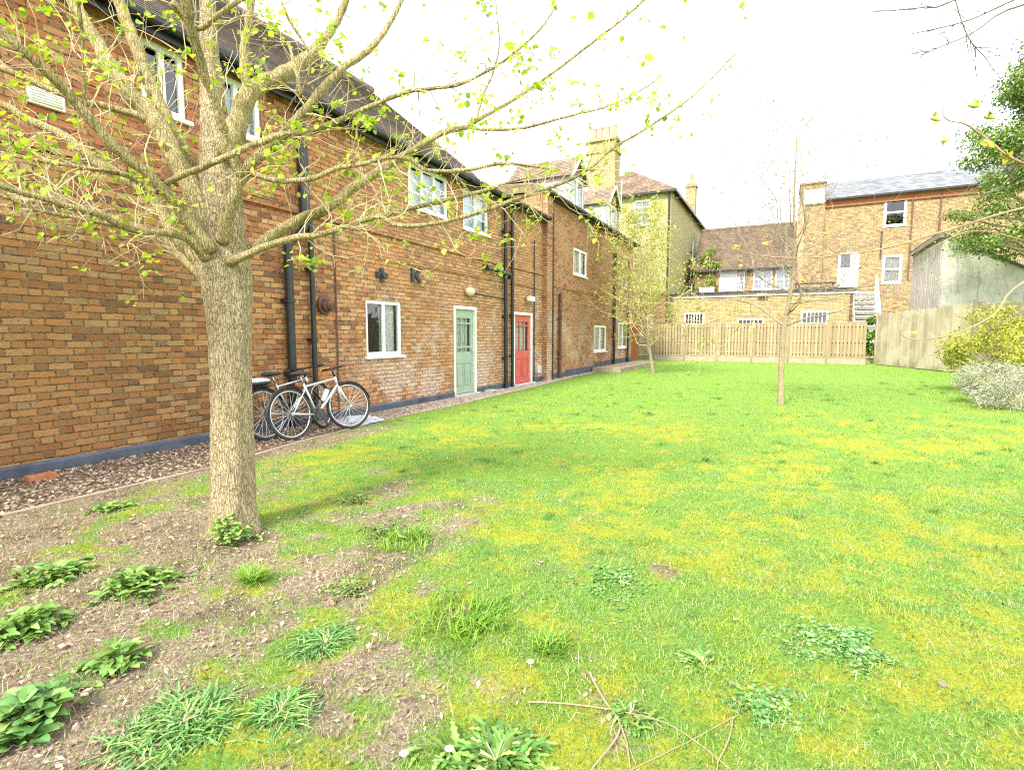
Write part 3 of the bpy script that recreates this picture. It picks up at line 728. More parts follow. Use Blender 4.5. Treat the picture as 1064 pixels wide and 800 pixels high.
# gutter, fascia and eave soffit
def gutter(parent, x, ya, yb, z, slope_end=None):
    m = MB(); pr_ = [(-.06, .02), (-.055, -.03), (-.03, -.06), (.03, -.06), (.055, -.03), (.06, .02), (.05, .02), (.0, -.045), (-.05, .02)]
    base = len(m.v)
    for yy in (ya, yb):
        for (dx, dz) in pr_: m.v.append((x + dx, yy, z + dz))
    k = len(pr_)
    for i in range(k): m.f.append((base + i, base + (i + 1) % k, base + k + (i + 1) % k, base + k + i))
    for yy in np.arange(ya + .4, yb, .9): m.box((x - .075, yy - .02, z - .075), (x + .068, yy + .02, z - .058))
    return m.build('gutter', M['black_iron'], parent)
gutter(h1, WX + .26, Y0, Y1 + .03, EAVE1 - .17)
mb = MB(); mb.box((WX + .003, Y0, EAVE1 - .22), (WX + .19, Y1, EAVE1 - .15)); mb.box((WX + .16, Y0, EAVE1 - .3), (WX + .188, Y1, EAVE1 - .222))
mb.build('fascia', M['black_iron'], h1)
# string courses
zs1, zs2 = onwall(400, 243)[1], onwall(415, 271)[1]
mb = MB(); mb.box((WX + .003, Y0, zs1 - .04), (WX + .045, Y1, zs1 + .035)); mb.box((WX + .003, Y0, zs1 + .036), (WX + .022, Y1, zs1 + .10))
mb.build('string_course', M['brick_red'], h1)
mb = MB(); mb.box((WX + .003, wy(395), zs2 - .03), (WX + .03, Y1, zs2 + .03)); mb.build('string_course', M['brick_red'], h1)
# plinth
def plinth(parent, segs, out=.035):
    for (ya, yb, h) in segs:
        m = MB()
        n = max(1, int((yb - ya) / .8))
        for j in range(n):
            p, q = ya + (yb - ya) * j / n, ya + (yb - ya) * (j + 1) / n
            m.face([(WX + out, p, -.02), (WX + out, q, -.02), (WX + out, q, h), (WX + out, p, h)])
            m.face([(WX + out, p, h), (WX + out, q, h), (WX + .002, q, h + .025), (WX + .002, p, h + .025)])
        for yy in (ya, yb): m.face([(WX + out, yy, -.02), (WX + out, yy, h), (WX, yy, h), (WX, yy, -.02)])
        m.build('plinth', M['plinth'], parent)
plinth(h1, [(Y0, door1[0] - .02, .105), (door1[1] + .02, door2[0] - .02, .11), (door2[1] + .02, Y1 - .01, .13)])
for k, cols, rows, cur, cf, gz_ in (('C', 2, 1, 'dim_curtain', .3, 0), ('D', 2, 1, 'sky_sheet', 1, 0), ('A', 3, 1, 'sky_sheet', 1, (3, 3)), ('B', 2, 1, 'sky_sheet', 1, (2, 3)), ('W', 2, 1, 'curtain', -.5, 0)):
    w = window(h1, O1, UYv, NX, sh(wins1[k], Y0), cols, rows, cur, True, .07, .07, .09, gz_, cf)
window(h1, O1, UYv, NX, sh(extraW, Y0), 2, 1, 'curtain', True, .07, .07, .09)
# doors
def door(parent, r, matn, glazing, lab):
    F = (O1, UYv, NX); a, b, c, d = sh(r, Y0)
    m = MB(); fr = .075
    m.lbox(F, a, a + fr, c, d, -.12, .012); m.lbox(F, b - fr, b, c, d, -.12, .012); m.lbox(F, a + fr, b - fr, d - fr, d, -.12, .012)
    fo = m.build('door_frame', M['white_wood'], parent, bevel=.006)
    ia, ib, ic, idd = a + fr + .004, b - fr - .004, c + .02, d - fr - .004
    w = ib - ia; h = idd - ic; st = .11
    gl = [(ia + st + (w - 2 * st) * k / 3 + .012, ia + st + (w - 2 * st) * (k + 1) / 3 - .012, ic + h * z0, ic + h * z1) for (z0, z1) in glazing for k in range(3)]
    m = MB(); O = O1 + UYv * ia + NX * -.045 + V3((0, 0, ic))
    wall_face(m, O, UYv, NX, w, h, [(g[0] - ia, g[1] - ia, g[2] - ic, g[3] - ic) for g in gl], .04)
    dk = m
    # raised mouldings on the lower panels
    for (p, q) in ((ia + st, (ia + ib) / 2 - .03), ((ia + ib) / 2 + .03, ib - st)):
        z0, z1 = ic + h * .1, ic + h * .38
        for (u0, u1, v0, v1) in ((p, q, z0, z0 + .025), (p, q, z1 - .025, z1), (p, p + .025, z0 + .026, z1 - .026), (q - .025, q, z0 + .026, z1 - .026)):
            dk.lbox(F, u0, u1, v0, v1, -.044, -.03)
    dk.lbox(F, ia + .02, ib - .02, ic + .02, ic + .09, -.044, -.015)
    do = dk.build('door', M[matn], parent, bevel=.0); do['label'] = lab
    m = MB()
    for g in gl: m.face([O1 + UYv * u + V3((0, 0, v)) + NX * -.075 for (u, v) in ((g[0], g[2]), (g[1], g[2]), (g[1], g[3]), (g[0], g[3]))])
    m.build('pane', M['glass'], do)
    m = MB()
    for k in range(14):
        u0, u1 = ia + st + (w - 2 * st) * k / 14, ia + st + (w - 2 * st) * (k + 1) / 14
        z0, z1 = (-.13, -.15) if k % 2 else (-.15, -.13)
        m.face([O1 + UYv * u0 + NX * z0 + V3((0, 0, ic + h * .48)), O1 + UYv * u1 + NX * z1 + V3((0, 0, ic + h * .48)), O1 + UYv * u1 + NX * z1 + V3((0, 0, idd - .1)), O1 + UYv * u0 + NX * z0 + V3((0, 0, idd - .1))])
    m.build('curtain', M['curtain'], do)
    m = MB(); m.lbox(F, ib - .075, ib - .035, ic + h * .44, ic + h * .53, -.045, -.035); m.tube([O1 + UYv * (ib - .055) + NX * -.03 + V3((0, 0, ic + h * .5)), O1 + UYv * (ib - .055) + NX * .015 + V3((0, 0, ic + h * .5)), O1 + UYv * (ib - .16) + NX * .015 + V3((0, 0, ic + h * .5))], .009, 8)
    m.build('handle', M['alloy'], do)
    m = MB(); m.lbox(F, a - .05, b + .05, -.02, c + .018, -.13, .1); m.build('threshold', M['stone'], parent, bevel=.01)
door(h1, door1, 'sage', [(.50, .545), (.57, .83), (.85, .9)], 'sage green door with glazed upper panels')
door(h1, door2, 'red_paint', [(.48, .84), (.86, .91)], 'faded red door with glazed upper panels')
# drainpipes: pixel paths on the wall
def pipe(parent, pix, rad, mat='black_iron', out=.09, name='drainpipe', brackets=True, ground=None):
    pts = []
    for (a, b) in pix:
        y, z = onwall(a, b, WX + out); pts.append(V3((WX + out, y, z)))
    # plumb the vertical runs
    for i in range(1, len(pts)):
        if abs(pix[i][0] - pix[i - 1][0]) < 9 and abs(pix[i][1] - pix[i - 1][1]) > 30: pts[i].y = pts[i - 1].y
    if ground is not None: pts[-1].z = ground
    m = MB(); m.tube(pts, rad, 12)
    if brackets:
        for p, q in zip(pts[:-1], pts[1:]):
            L = abs(p.z - q.z)
            if L > .6:
                for k in range(1, int(L / 1.1) + 1):
                    z = max(p.z, q.z) - k * 1.1 + .3
                    if z > min(p.z, q.z): m.tube([(p.x, p.y, z - .03), (p.x, p.y, z + .03)], rad * 1.28, 12); m.box((WX + .003, p.y - rad * 1.5, z - .02), (p.x, p.y + rad * 1.5, z + .02))
    return m.build(name, M[mat], parent, smooth=False)
pipe(h1, [(311, 92), (311, 236), (299, 256), (306, 392)], .062, ground=.0)
pipe(h1, [(317, 150), (317, 215), (322, 225), (324, 392)], .042, ground=.0)
pipe(h1, [(525.5, 208), (527, 400)], .052, ground=0.); pipe(h1, [(532.5, 210), (533, 400)], .042, out=.075, ground=0.)
y_, z_ = onwall(502, 278); yb, zb = onwall(526, 286)
mb = MB(); mb.tube([(WX + .002, y_, z_ + .02), (WX + .12, y_, z_), (WX + .12, yb, zb), (WX + .09, yb + .03, zb - .1)], .055, 12); mb.tube([(WX + .1, y_ - .02, z_), (WX + .12, y_ + .12, z_ - .02)], .07, 12)
mb.build('waste_pipe', M['black_iron'], h1)
pipe(h1, [(347, 235), (349, 392)], .014, 'rust', .03, 'rusty_pipe', False, .05)
for (pa, pb) in (((486, 303), (524, 311)), ((260, 203), (300, 214))):
    (ya, za), (yb, zb) = onwall(*pa), onwall(*pb); mb = MB(); mb.tube([(WX + .02, ya, za), (WX + .02, (ya + yb) / 2, (za + zb) / 2 - .01), (WX + .02, yb, zb)], .012, 6); mb.build('cable', M['dark_iron'], h1)
pipe(h1, [(555.5, 250), (556.5, 392)], .02, 'dark_iron', .04, 'thin_pipe', False, .05)
# round rusty iron outlet
yc, zc = onwall(336, 317); mb = MB()
mb.tube([(WX + .002, yc, zc), (WX + .05, yc, zc)], .15, 20); mb.tube([(WX + .05, yc, zc), (WX + .12, yc, zc)], .1, 16); mb.tube([(WX + .12, yc, zc), (WX + .2, yc + .03, zc - .04)], .07, 14)
mb.build('round_outlet', M['rust'], h1)
# iron tie plates: a cross and a K shape
yc, zc = onwall(396, 286); mb = MB(); F = (V3((WX, yc, zc)), UYv, NX)
mb.lbox(F, -.045, .045, -.13, .13, .003, .04); mb.lbox(F, -.16, -.046, -.045, .045, .003, .038); mb.lbox(F, .046, .16, -.05, .05, .003, .038); mb.tube([(WX + .03, yc, zc), (WX + .09, yc, zc)], .05, 8)
mb.build('wall_tie_plate', M['dark_iron'], h1)
yc, zc = onwall(432, 286); mb = MB()
F = (V3((WX, yc, zc)), UYv, NX); mb.lbox(F, -.17, -.085, -.14, .14, .003, .04)
for sg in (1, -1):
    pts4 = [(-.083, 0), (.08, .14 * sg), (.17, .125 * sg), (.02, -.02 * sg)]
    b = len(mb.v)
    for n_ in (.004, .043 + .002 * sg):
        for (u, v) in pts4: mb.v.append((WX + n_, yc + u, zc + v))
    o4 = [(0, 1, 2, 3), (7, 6, 5, 4)] + [(i, i + 4, (i + 1) % 4 + 4, (i + 1) % 4) for i in range(4)]
    mb.f += [tuple(b + t for t in q) for q in o4]
mb.build('wall_tie_plate', M['dark_iron'], h1)
# lamps
yc, zc = onwall(485, 303); mb = MB(); mb.ell((WX + .09, yc, zc), (.1, .16, .1), 14, 10); mb.box((WX + .003, yc - .1, zc - .06), (WX + .04, yc + .1, zc + .06)); mb.build('bulkhead_lamp', M['cream_plastic'], h1, True)
yc, zc = onwall(548, 311); mb = MB(); mb.box((WX + .07, yc - .2, zc - .07), (WX + .19, yc + .13, zc + .07)); mb.box((WX + .003, yc + .15, zc - .05), (WX + .08, yc + .27, zc + .05)); mb.build('floodlight', M['white'], h1, bevel=.02)
# white vent cover and meter box
(ya, za), (yb, zb) = onwall(26, 100), onwall(65, 105); zc = (onwall(45, 104)[1])
mb = MB(); mb.box((WX + .003, ya, zc - .075), (WX + .05, yb, zc + .085)); 
for k in range(5): mb.box((WX + .051, ya + .02, zc - .055 + k * .026), (WX + .064, yb - .02, zc - .043 + k * .026))
mb.build('vent_cover', M['white'], h1, bevel=.006)
yc, zc = onwall(557, 384); mb = MB(); mb.box((WX + .003, yc - .12, zc - .1), (WX + .12, yc + .15, zc + .14)); mb.build('meter_box', M['stone'], h1, bevel=.01)

# --- house two
h2 = thing('brick_house', 'brick house with white dormer windows and orange tiled roof beyond the red door', 'house', (WX, Y1 + 4, 0))
wins2 = {'u1': wrect(595, 608.5, 595, 256.5, 595, 284.5), 'u2': wrect(645, 650, 647, 285, 647, 299), 'l1': wrect(617, 629.5, 617, 338, 617, 365.5), 'l2': wrect(642, 651.5, 642, 335, 642, 361.5)}
O2 = V3((WX, Y1, 0)); mb = MB(); D2 = 5.6
wall_face(mb, O2, UYv, NX, Y2 - Y1, EAVE2, [sh(r, Y1) for r in wins2.values()], .12)
B2 = WX - D2; r2x, r2z = WX - D2 / 2, EAVE2 + 1.7
mb.face([(WX, Y2, 0), (B2, Y2, 0), (B2, Y2, EAVE2), (r2x, Y2, r2z), (WX, Y2, EAVE2)])
mb.face([(B2, Y2, 0), (B2, Y1, 0), (B2, Y1, EAVE2), (B2, Y2, EAVE2)])
mb.face([(WX, Y1 - .005, EAVE1 - .2), (WX, Y1 - .005, EAVE2 - .12), (B2, Y1 - .005, EAVE2 - .12), (B2, Y1 - .005, EAVE1 - .2)])
mb.build('wall', M['brick_red2'], h2)
mb = MB(); mb.box((WX - .003, Y1 + .02, 0), (WX + .16, Y1 + .42, EAVE2 - .1)); mb.box((WX - .002, Y1 + .0, EAVE2 - .099), (WX + .2, Y1 + .46, EAVE2 - .02)); mb.build('pier', M['brick_red2'], h2)
mb = MB(); mb.box((B2 + .05, Y1 + .05, 3.0), (WX - .3, Y2 - .05, 3.1)); mb.build('floor_slab', M['bitumen'], h2)
mb = MB()
yh = Y1 + 4.2
roof_slope(mb, (WX + .2, Y1 - .1, EAVE2 - .1), (WX + .2, Y2 + .1, EAVE2 - .1), (r2x, yh, r2z), (r2x, Y2 + .1, r2z))
roof_slope(mb, (B2 - .2, Y1 - .1, EAVE2 - .1), (WX + .2, Y1 - .1, EAVE2 - .1), (r2x - .01, yh, r2z), (r2x, yh, r2z))
roof_slope(mb, (B2 - .2, Y2 + .1, EAVE2 - .1), (B2 - .2, Y1 - .1, EAVE2 - .1), (r2x, Y2 + .1, r2z), (r2x, yh, r2z))
mb.tube([(r2x, yh, r2z + .02), (r2x, Y2 + .1, r2z + .02)], .1, 10)
mb.build('roof', M['tile_red'], h2)
gutter(h2, WX + .25, Y1 - .1, Y2 + .1, EAVE2 - .13)
mb = MB(); mb.box((WX + .003, Y1 + .45, EAVE2 - .22), (WX + .18, Y2, EAVE2 - .12)); mb.build('fascia', M['black_iron'], h2)
mb = MB(); zz = onwall(600, 302)[1]; mb.box((WX + .003, Y1 + .45, zz - .04), (WX + .035, Y2, zz + .04)); mb.build('string_course', M['brick_red2'], h2)
ys_ = wy(588); plinth(h2, [(Y1 + .44, ys_, .15), (ys_ + .001, wy(618), .22), (wy(618) + .001, Y2, .36)])
for k, cols in (('u1', 2), ('u2', 1), ('l1', 2), ('l2', 2)):
    window(h2, O2, UYv, NX, sh(wins2[k], Y1), cols, 1, 'curtain', True, .08, .08, .07, 0, 1)
pipe(h2, [(574.5, 222), (576, 392)], .05, ground=0.); pipe(h2, [(582.5, 305), (583, 388)], .055, 'rust', .08, ground=.0)
pipe(h2, [(640, 250), (640, 375)], .06, ground=.0); pipe(h2, [(654, 270), (654, 375)], .05, ground=.0)
def dormer(ya, yb, z0=EAVE2 + .02, zw=1.12, ap=.72):
    xf = WX - .12; d = MB(); ym = (ya + yb) / 2; zt = z0 + zw
    xb = WX - 1.9
    for yy in (ya, yb): d.box((xb, yy - .04, z0 - .3), (xf, yy + .04, zt))
    d.box((xb, ya + .041, z0 - .12), (xf - .25, yb - .041, z0 - .02))
    do = d.build('dormer', M['lead'], h2)
    O = V3((xf + .004, ya - .03, z0 - .02)); window(do, O, UYv, NX, (0, yb - ya + .06, 0, zw), 2, 1, None, True, .1, .09, .07, (2, 2) if 0 else 0)
    c = MB(); c.face([(xf - .2, ya, z0), (xf - .2, yb, z0), (xf - .2, yb, zt), (xf - .2, ya, zt)]); c.build('curtain', M['curtain'], do)
    g = MB(); g.face([(xf + .01, ya - .02, zt), (xf + .01, yb + .02, zt), (xf + .01, ym, zt + ap)]); g.build('gable', M['tile_red'], do)
    r = MB(); ov = .18
    for sg, ye in ((-1, ya - ov), (1, yb + ov)):
        roof_slope(r, (xf + .16, ye, zt - .12), (xb - .6, ye, zt - .12), (xf + .16, ym, zt + ap), (xb - .6, ym, zt + ap))
    r.build('dormer_roof', M['tile_red'], do)
    b = MB()
    for ye in (ya - ov, yb + ov):
        b.tube([(xf + .17, ye, zt - .13), (xf + .17, ym, zt + ap)], .045, 6)
    b.build('barge_board', M['white_wood'], do)
dormer(wy(594), wy(607.5)); dormer(wy(631), wy(641))
# tall chimney at the far gable
ch = MB(); cx, cy = P(627, 200, 28.2).x, P(627, 200, 28.2).y
cw = .72; cz0, cz1 = 6.0, P(627, 150, 28.2).z
ch.box((cx - cw, cy - .45, cz0), (cx + cw, cy + .45, cz1)); ch.box((cx - cw - .07, cy - .52, cz1 - .55), (cx + cw + .07, cy + .52, cz1 - .42)); ch.box((cx - cw - .1, cy - .55, cz1 + .003), (cx + cw + .1, cy + .55, cz1 + .14))
cho = ch.build('chimney', M['brick_yellow'], h2)
for k in range(4):
    q = MB(); px_ = cx - .52 + k * .35; q.tube([(px_, cy, cz1 + .1), (px_, cy, cz1 + .55), (px_, cy, cz1 + .62), (px_, cy, cz1 + .75), (px_, cy, cz1 + .8)], [.15, .13, .12, .13, .15], 14); q.build('chimney_pot', M['terracotta'], cho)
mb = MB(); p = P(645, 215, 27.); q = P(646, 187, 27.); mb.tube([(p.x, p.y, p.z - 3.5), (q.x, q.y, q.z)], .03, 6); b_ = V3((q.x, q.y, q.z - .1))
mb.tube([b_ - RT * .45, b_ + RT * .45], .02, 6)
for k in range(5): mb.tube([b_ + RT * (-.4 + .2 * k) - HD * .25, b_ + RT * (-.4 + .2 * k) + HD * .25], .012, 5)
mb.build('aerial', M['alloy'], h2)

# --- pale building behind
YB3 = 33.0
x3r = onfac(695, 300, YB3)[0]; z3 = onfac(692, 197, YB3)[1]; x3l = x3r - 6.5; y3e = 50
h3 = thing('pale_brick_building', 'tall pale yellow brick building with hipped tiled roof beyond the dormers', 'building', (x3r - 3, 40, 0))
mb = MB(); O3 = V3((x3l, YB3, 0))
wr = [onfac(658, 235, YB3), onfac(676, 207, YB3)]
hole3 = (wr[0][0] - x3l, wr[1][0] - x3l, wr[0][1], wr[1][1])
wall_face(mb, O3, V3((1, 0, 0)), V3((0, -1, 0)), x3r - x3l, z3, [hole3], .12)
sideh = [(8.5, 9.4, 6.8, 8.4), (13, 13.9, 6.8, 8.4), (8.5, 9.4, 3.9, 5.5)]
wall_face(mb, (x3r, YB3, 0), UYv, NX, y3e - YB3, z3, sideh, .12)
mb.face([(x3l, y3e, 0), (x3l, YB3, 0), (x3l, YB3, z3), (x3l, y3e, z3)]); mb.face([(x3r, y3e, 0), (x3l, y3e, 0), (x3l, y3e, z3), (x3r, y3e, z3)])
mb.build('wall', M['brick_pale'], h3)
for zf in (3, 6): 
    mb = MB(); mb.box((x3l + .1, YB3 + .4, zf), (x3r - .4, y3e - .1, zf + .1)); mb.build('floor_slab', M['bitumen'], h3)
window(h3, O3, V3((1, 0, 0)), V3((0, -1, 0)), hole3, 1, 2, 'curtain', True, .1, .08, .08, (2, 4), 1, 'white', True)
for r in sideh: window(h3, (x3r, YB3, 0), UYv, NX, r, 1, 2, 'curtain', True, .08, .08, .08, 0, 1)
mb = MB(); xm = (x3l + x3r) / 2; ov = .35; zt = z3 + 2.3
roof_slope(mb, (x3l - ov, YB3 - ov, z3 - .1), (x3r + ov, YB3 - ov, z3 - .1), (xm, YB3 + 3.2, zt), (xm + .01, YB3 + 3.2, zt))
roof_slope(mb, (x3r + ov, YB3 - ov, z3 - .1), (x3r + ov, y3e + ov, z3 - .1), (xm, YB3 + 3.2, zt), (xm, y3e - 3, zt))
roof_slope(mb, (x3l - ov, y3e + ov, z3 - .1), (x3l - ov, YB3 - ov, z3 - .1), (xm, y3e - 3, zt), (xm, YB3 + 3.2, zt))
roof_slope(mb, (x3r + ov, y3e + ov, z3 - .1), (x3l - ov, y3e + ov, z3 - .1), (xm + .01, y3e - 3, zt), (xm, y3e - 3, zt))
mb.build('roof', M['tile_red'], h3)
mb = MB(); mb.box((x3l - ov, YB3 - ov, z3 - .22), (x3r + ov - .1, YB3 - ov + .08, z3 - .1)); mb.box((x3r + ov - .08, YB3 - ov, z3 - .22), (x3r + ov, y3e, z3 - .1)); mb.build('gutter', M['black_iron'], h3)
mb = MB(); mb.tube([(x3r - .1, YB3 - .08, 0), (x3r - .1, YB3 - .08, z3 - .2)], .06, 10); mb.build('drainpipe', M['black_iron'], h3)
q = P(719, 185, 44); mb = MB(); mb.box((q.x - .36, q.y - .4, z3 - 1.5), (q.x + .36, q.y + .4, q.z - .5)); mb.box((q.x - .44, q.y - .48, q.z - .8), (q.x + .44, q.y + .48, q.z - .62))
c2 = mb.build('chimney', M['brick_yellow'], h3); mb = MB(); mb.tube([(q.x, q.y, q.z - .5), (q.x, q.y, q.z + .3)], [.22, .17], 12); mb.build('chimney_pot', M['terracotta'], c2)

# dark red lower wing at the end of the passage
YL = 32.3; xl0, xl1 = onfac(650, 330, YL)[0], onfac(691, 330, YL)[0]; zl = onfac(675, 306, YL)[1]
hl = thing('brick_outhouse', 'dark red brick outhouse wing behind the gate at the end of the terrace', 'outhouse', ((xl0 + xl1) / 2, YL, 0))
mb = MB(); wl = [onfac(672.5, 341, YL), onfac(678, 327, YL)]; hl_r = (wl[0][0] - xl0, wl[1][0] - xl0, wl[0][1], wl[1][1])
wall_face(mb, (xl0, YL, 0), V3((1, 0, 0)), V3((0, -1, 0)), xl1 - xl0, zl, [hl_r], .1)
mb.face([(xl1, YL, 0), (xl1, YB3 - .03, 0), (xl1, YB3 - .03, zl), (xl1, YL, zl)]); mb.face([(xl0, YB3 - .03, 0), (xl0, YL, 0), (xl0, YL, zl), (xl0, YB3 - .03, zl)])
mb.build('wall', M['brick_dark'], hl)
mb = MB(); mb.box((xl0 - .1, YL - .15, zl + .002), (xl1 + .06, YB3 - .05, zl + .12)); mb.build('roof', M['bitumen'], hl)
window(hl, (xl0, YL, 0), V3((1, 0, 0)), V3((0, -1, 0)), hl_r, 1, 1, 'curtain', True, .05, .05, .06)

# --- single storey yellow brick extension
YE = 33.6; NYm = V3((0, -1, 0)); UXv = V3((1, 0, 0))
xe0, xe1 = onfac(693, 330, YE)[0], onfac(886, 330, YE)[0]; ze = onfac(790, 305, YE)[1]; ye1 = 38
he = thing('brick_extension', 'single storey yellow brick extension with flat roof terrace behind the picket fence', 'extension', ((xe0 + xe1) / 2, 36, 0))
def frect(x0, x1, y0, y1, Y, xo):
    a = onfac((x0 + x1) / 2, y1, Y)[1]; b = onfac((x0 + x1) / 2, y0, Y)[1]
    return (onfac(x0, y0, Y)[0] - xo, onfac(x1, y0, Y)[0] - xo, a, b)
eh = [frect(711, 732, 325, 338, YE, xe0), frect(832.5, 861, 323, 337, YE, xe0), frect(766, 794, 331, 340, YE, xe0)]
mb = MB(); wall_face(mb, (xe0, YE, 0), UXv, NYm, xe1 - xe0, ze, eh, .1)
mb.face([(xe1, YE, 0), (xe1, ye1, 0), (xe1, ye1, ze), (xe1, YE, ze)]); mb.face([(xe0, ye1, 0), (xe0, YE, 0), (xe0, YE, ze), (xe0, ye1, ze)])
mb.build('wall', M['brick_yellow'], he)
mb = MB(); mb.box((xe0 - .12, YE - .16, ze + .002), (xe1 + .12, ye1 - .02, ze + .09)); mb.box((xe0 - .16, YE - .2, ze + .092), (xe1 + .16, YE + .3, ze + .17)); mb.build('flat_roof', M['bitumen'], he)
mb = MB(); mb.box((xe0 - .05, YE - .06, ze - .14), (xe1 + .05, YE - .004, ze)); mb.build('fascia', M['white_wood'], he)
for i, r in enumerate(eh):
    w = window(he, (xe0, YE, 0), UXv, NYm, r, 1, 1, 'dim_curtain', True, .1, .06, .06)
    b = MB(); F = (V3((xe0, YE, 0)), UXv, NYm)
    nb = 6
    for k in range(1, nb): u = r[0] + .1 + (r[1] - r[0] - .2) * k / nb; b.lbox(F, u - .02, u + .02, r[2] + .1, r[3] - .1, .0, .03)
    b.build('security_bars', M['white'], w)
q = onfac(792, 306, YE); mb = MB(); mb.box((q[0] - .27, YE - .28, q[1] - .1), (q[0] + .27, YE - .065, q[1] + .03)); mb.build('wall_lamp', M['white'], he, bevel=.02)
mb = MB(); mb.tube([(xe1 - .12, YE - .09, 0), (xe1 - .12, YE - .09, ze - .15)], .06, 10); mb.build('drainpipe', M['rust'], he)
mb = MB(); mb.tube([(xe0 + .05, YE - .09, 0), (xe0 + .05, YE - .09, ze - .15)], .06, 10); mb.box((xe0 - .25, YE - .3, ze - .1), (xe0 + .35, YE - .02, ze + .02)); mb.build('drainpipe', M['black_iron'], he)

# --- tiled house behind the terrace
Y4 = 38.05; x40, x41 = onfac(722, 290, Y4)[0], onfac(827, 290, Y4)[0]; z4 = onfac(775, 279, Y4)[1]
h4 = thing('tiled_house', 'low brick house with steep mottled brown tiled roof opening onto the roof terrace', 'house', ((x40 + x41) / 2, 42, 0))
h4w = {'door': frect(748, 766.5, 281, 303.5, Y4, x40), 'bar': frect(767.5, 774, 282, 302, Y4, x40), 'w1': frect(783, 803, 279.5, 301, Y4, x40), 'w2': frect(806, 825, 279.5, 301, Y4, x40)}
for k in h4w: a, b, c, d = h4w[k]; h4w[k] = (a, b, max(c, ze + .12), min(d, z4 - .08))
mb = MB(); wall_face(mb, (x40, Y4, 0), UXv, NYm, x41 - x40, z4, list(h4w.values()), .1)
rr = onfac(780, 236, Y4 + 4); mb.face([(x40, Y4 + 8, 0), (x40, Y4, 0), (x40, Y4, z4), (x40, Y4 + 4, rr[1]), (x40, Y4 + 8, z4)]); mb.face([(x41, Y4, 0), (x41, Y4 + 8, 0), (x41, Y4 + 8, z4), (x41, Y4 + 4, rr[1]), (x41, Y4, z4)])
mb.face([(x41, Y4 + 8, 0), (x40, Y4 + 8, 0), (x40, Y4 + 8, z4), (x41, Y4 + 8, z4)])
mb.build('wall', M['brick_ochre'], h4)
mb = MB(); roof_slope(mb, (x40 - .2, Y4 - .3, z4 - .05), (x41, Y4 - .3, z4 - .05), (x40 - .2, Y4 + 4, rr[1]), (x41, Y4 + 4, rr[1]))
roof_slope(mb, (x41, Y4 + 8.3, z4 - .05), (x40 - .2, Y4 + 8.3, z4 - .05), (x41, Y4 + 4, rr[1]), (x40 - .2, Y4 + 4, rr[1])); mb.tube([(x40 - .2, Y4 + 4, rr[1]), (x41, Y4 + 4, rr[1])], .12, 10)
mb.build('roof', M['tile_mottled'], h4)
mb = MB(); mb.box((x40 - .2, Y4 - .42, z4 - .16), (x41, Y4 - .3, z4 - .06)); mb.build('gutter', M['black_iron'], h4)
r = h4w['door']; F = (V3((x40, Y4, 0)), UXv, NYm); mb = MB(); mb.lbox(F, r[0], r[1], r[2], r[3], -.09, -.04); mb.lbox(F, r[0], r[0] + .07, r[2], r[3], -.039, .01); mb.lbox(F, r[1] - .07, r[1], r[2], r[3], -.039, .01); mb.lbox(F, r[0] + .071, r[1] - .071, r[3] - .08, r[3], -.039, .01); mb.lbox(F, (r[0] + r[1]) / 2 - .02, (r[0] + r[1]) / 2 + .02, r[2], r[3] - .081, -.039, -.02)
d4 = mb.build('door', M['white'], h4); mb = MB(); mb.lbox(F, (r[0] + r[1]) / 2 + .05, (r[0] + r[1]) / 2 + .08, r[2] + .8, r[2] + 1.0, -.03, .02); mb.build('handle', M['alloy'], d4)
w = window(h4, (x40, Y4, 0), UXv, NYm, h4w['bar'], 1, 1, None, False, .07, .05, .06, (3, 4))
window(h4, (x40, Y4, 0), UXv, NYm, h4w['w1'], 2, 1, 'sky_sheet', True, .08, .1, .06, (4, 4)); window(h4, (x40, Y4, 0), UXv, NYm, h4w['w2'], 2, 1, 'sky_sheet', True, .08, .1, .06, (4, 4))

# --- tall brick block on the right
Y5 = 39.2; x50, x51 = onfac(828, 290, Y5)[0], 18.; z5 = onfac(905, 203, Y5)[1]
h5 = thing('brick_block', 'tall brown brick block with grey slate roof and white sash windows', 'building', (8, 42, 0))
h5w = {'a': frect(919.5, 943, 206, 235, Y5, x50), 'b': frect(917.5, 938, 265, 294.5, Y5, x50), 'd': frect(871.5, 893, 262.5, 304, Y5, x50), 'c': (13, 14.2, 7.3, 9.2)}
mb = MB(); wall_face(mb, (x50, Y5, 0), UXv, NYm, x51 - x50, z5, list(h5w.values()), .12)
r5 = onfac(930, 183, Y5 + 4.5)[1]
for xx, fl_ in ((x50, 0), (x51, 1)):
    pts = [(xx, Y5 + 9, 0), (xx, Y5, 0), (xx, Y5, z5), (xx, Y5 + 4.5, r5), (xx, Y5 + 9, z5)]
    mb.face(pts[::-1] if fl_ else pts)
mb.face([(x51, Y5 + 9, 0), (x50, Y5 + 9, 0), (x50, Y5 + 9, z5), (x51, Y5 + 9, z5)])
mb.build('wall', M['brick_ochre'], h5)
for zf in (3.7, 6.9):
    mb = MB(); mb.box((x50 + .1, Y5 + .4, zf), (x51 - .1, Y5 + 8.8, zf + .1)); mb.build('floor_slab', M['bitumen'], h5)
xr0 = onfac(858, 200, Y5)[0]
mb = MB(); roof_slope(mb, (xr0, Y5 - .35, z5 - .02), (x51 + .2, Y5 - .35, z5 - .02), (xr0, Y5 + 4.5, r5), (x51 + .2, Y5 + 4.5, r5), .22, .012)
roof_slope(mb, (x51 + .2, Y5 + 9.3, z5 - .02), (xr0, Y5 + 9.3, z5 - .02), (x51 + .2, Y5 + 4.5, r5), (xr0, Y5 + 4.5, r5), .22, .012)
mb.build('roof', M['slate'], h5)
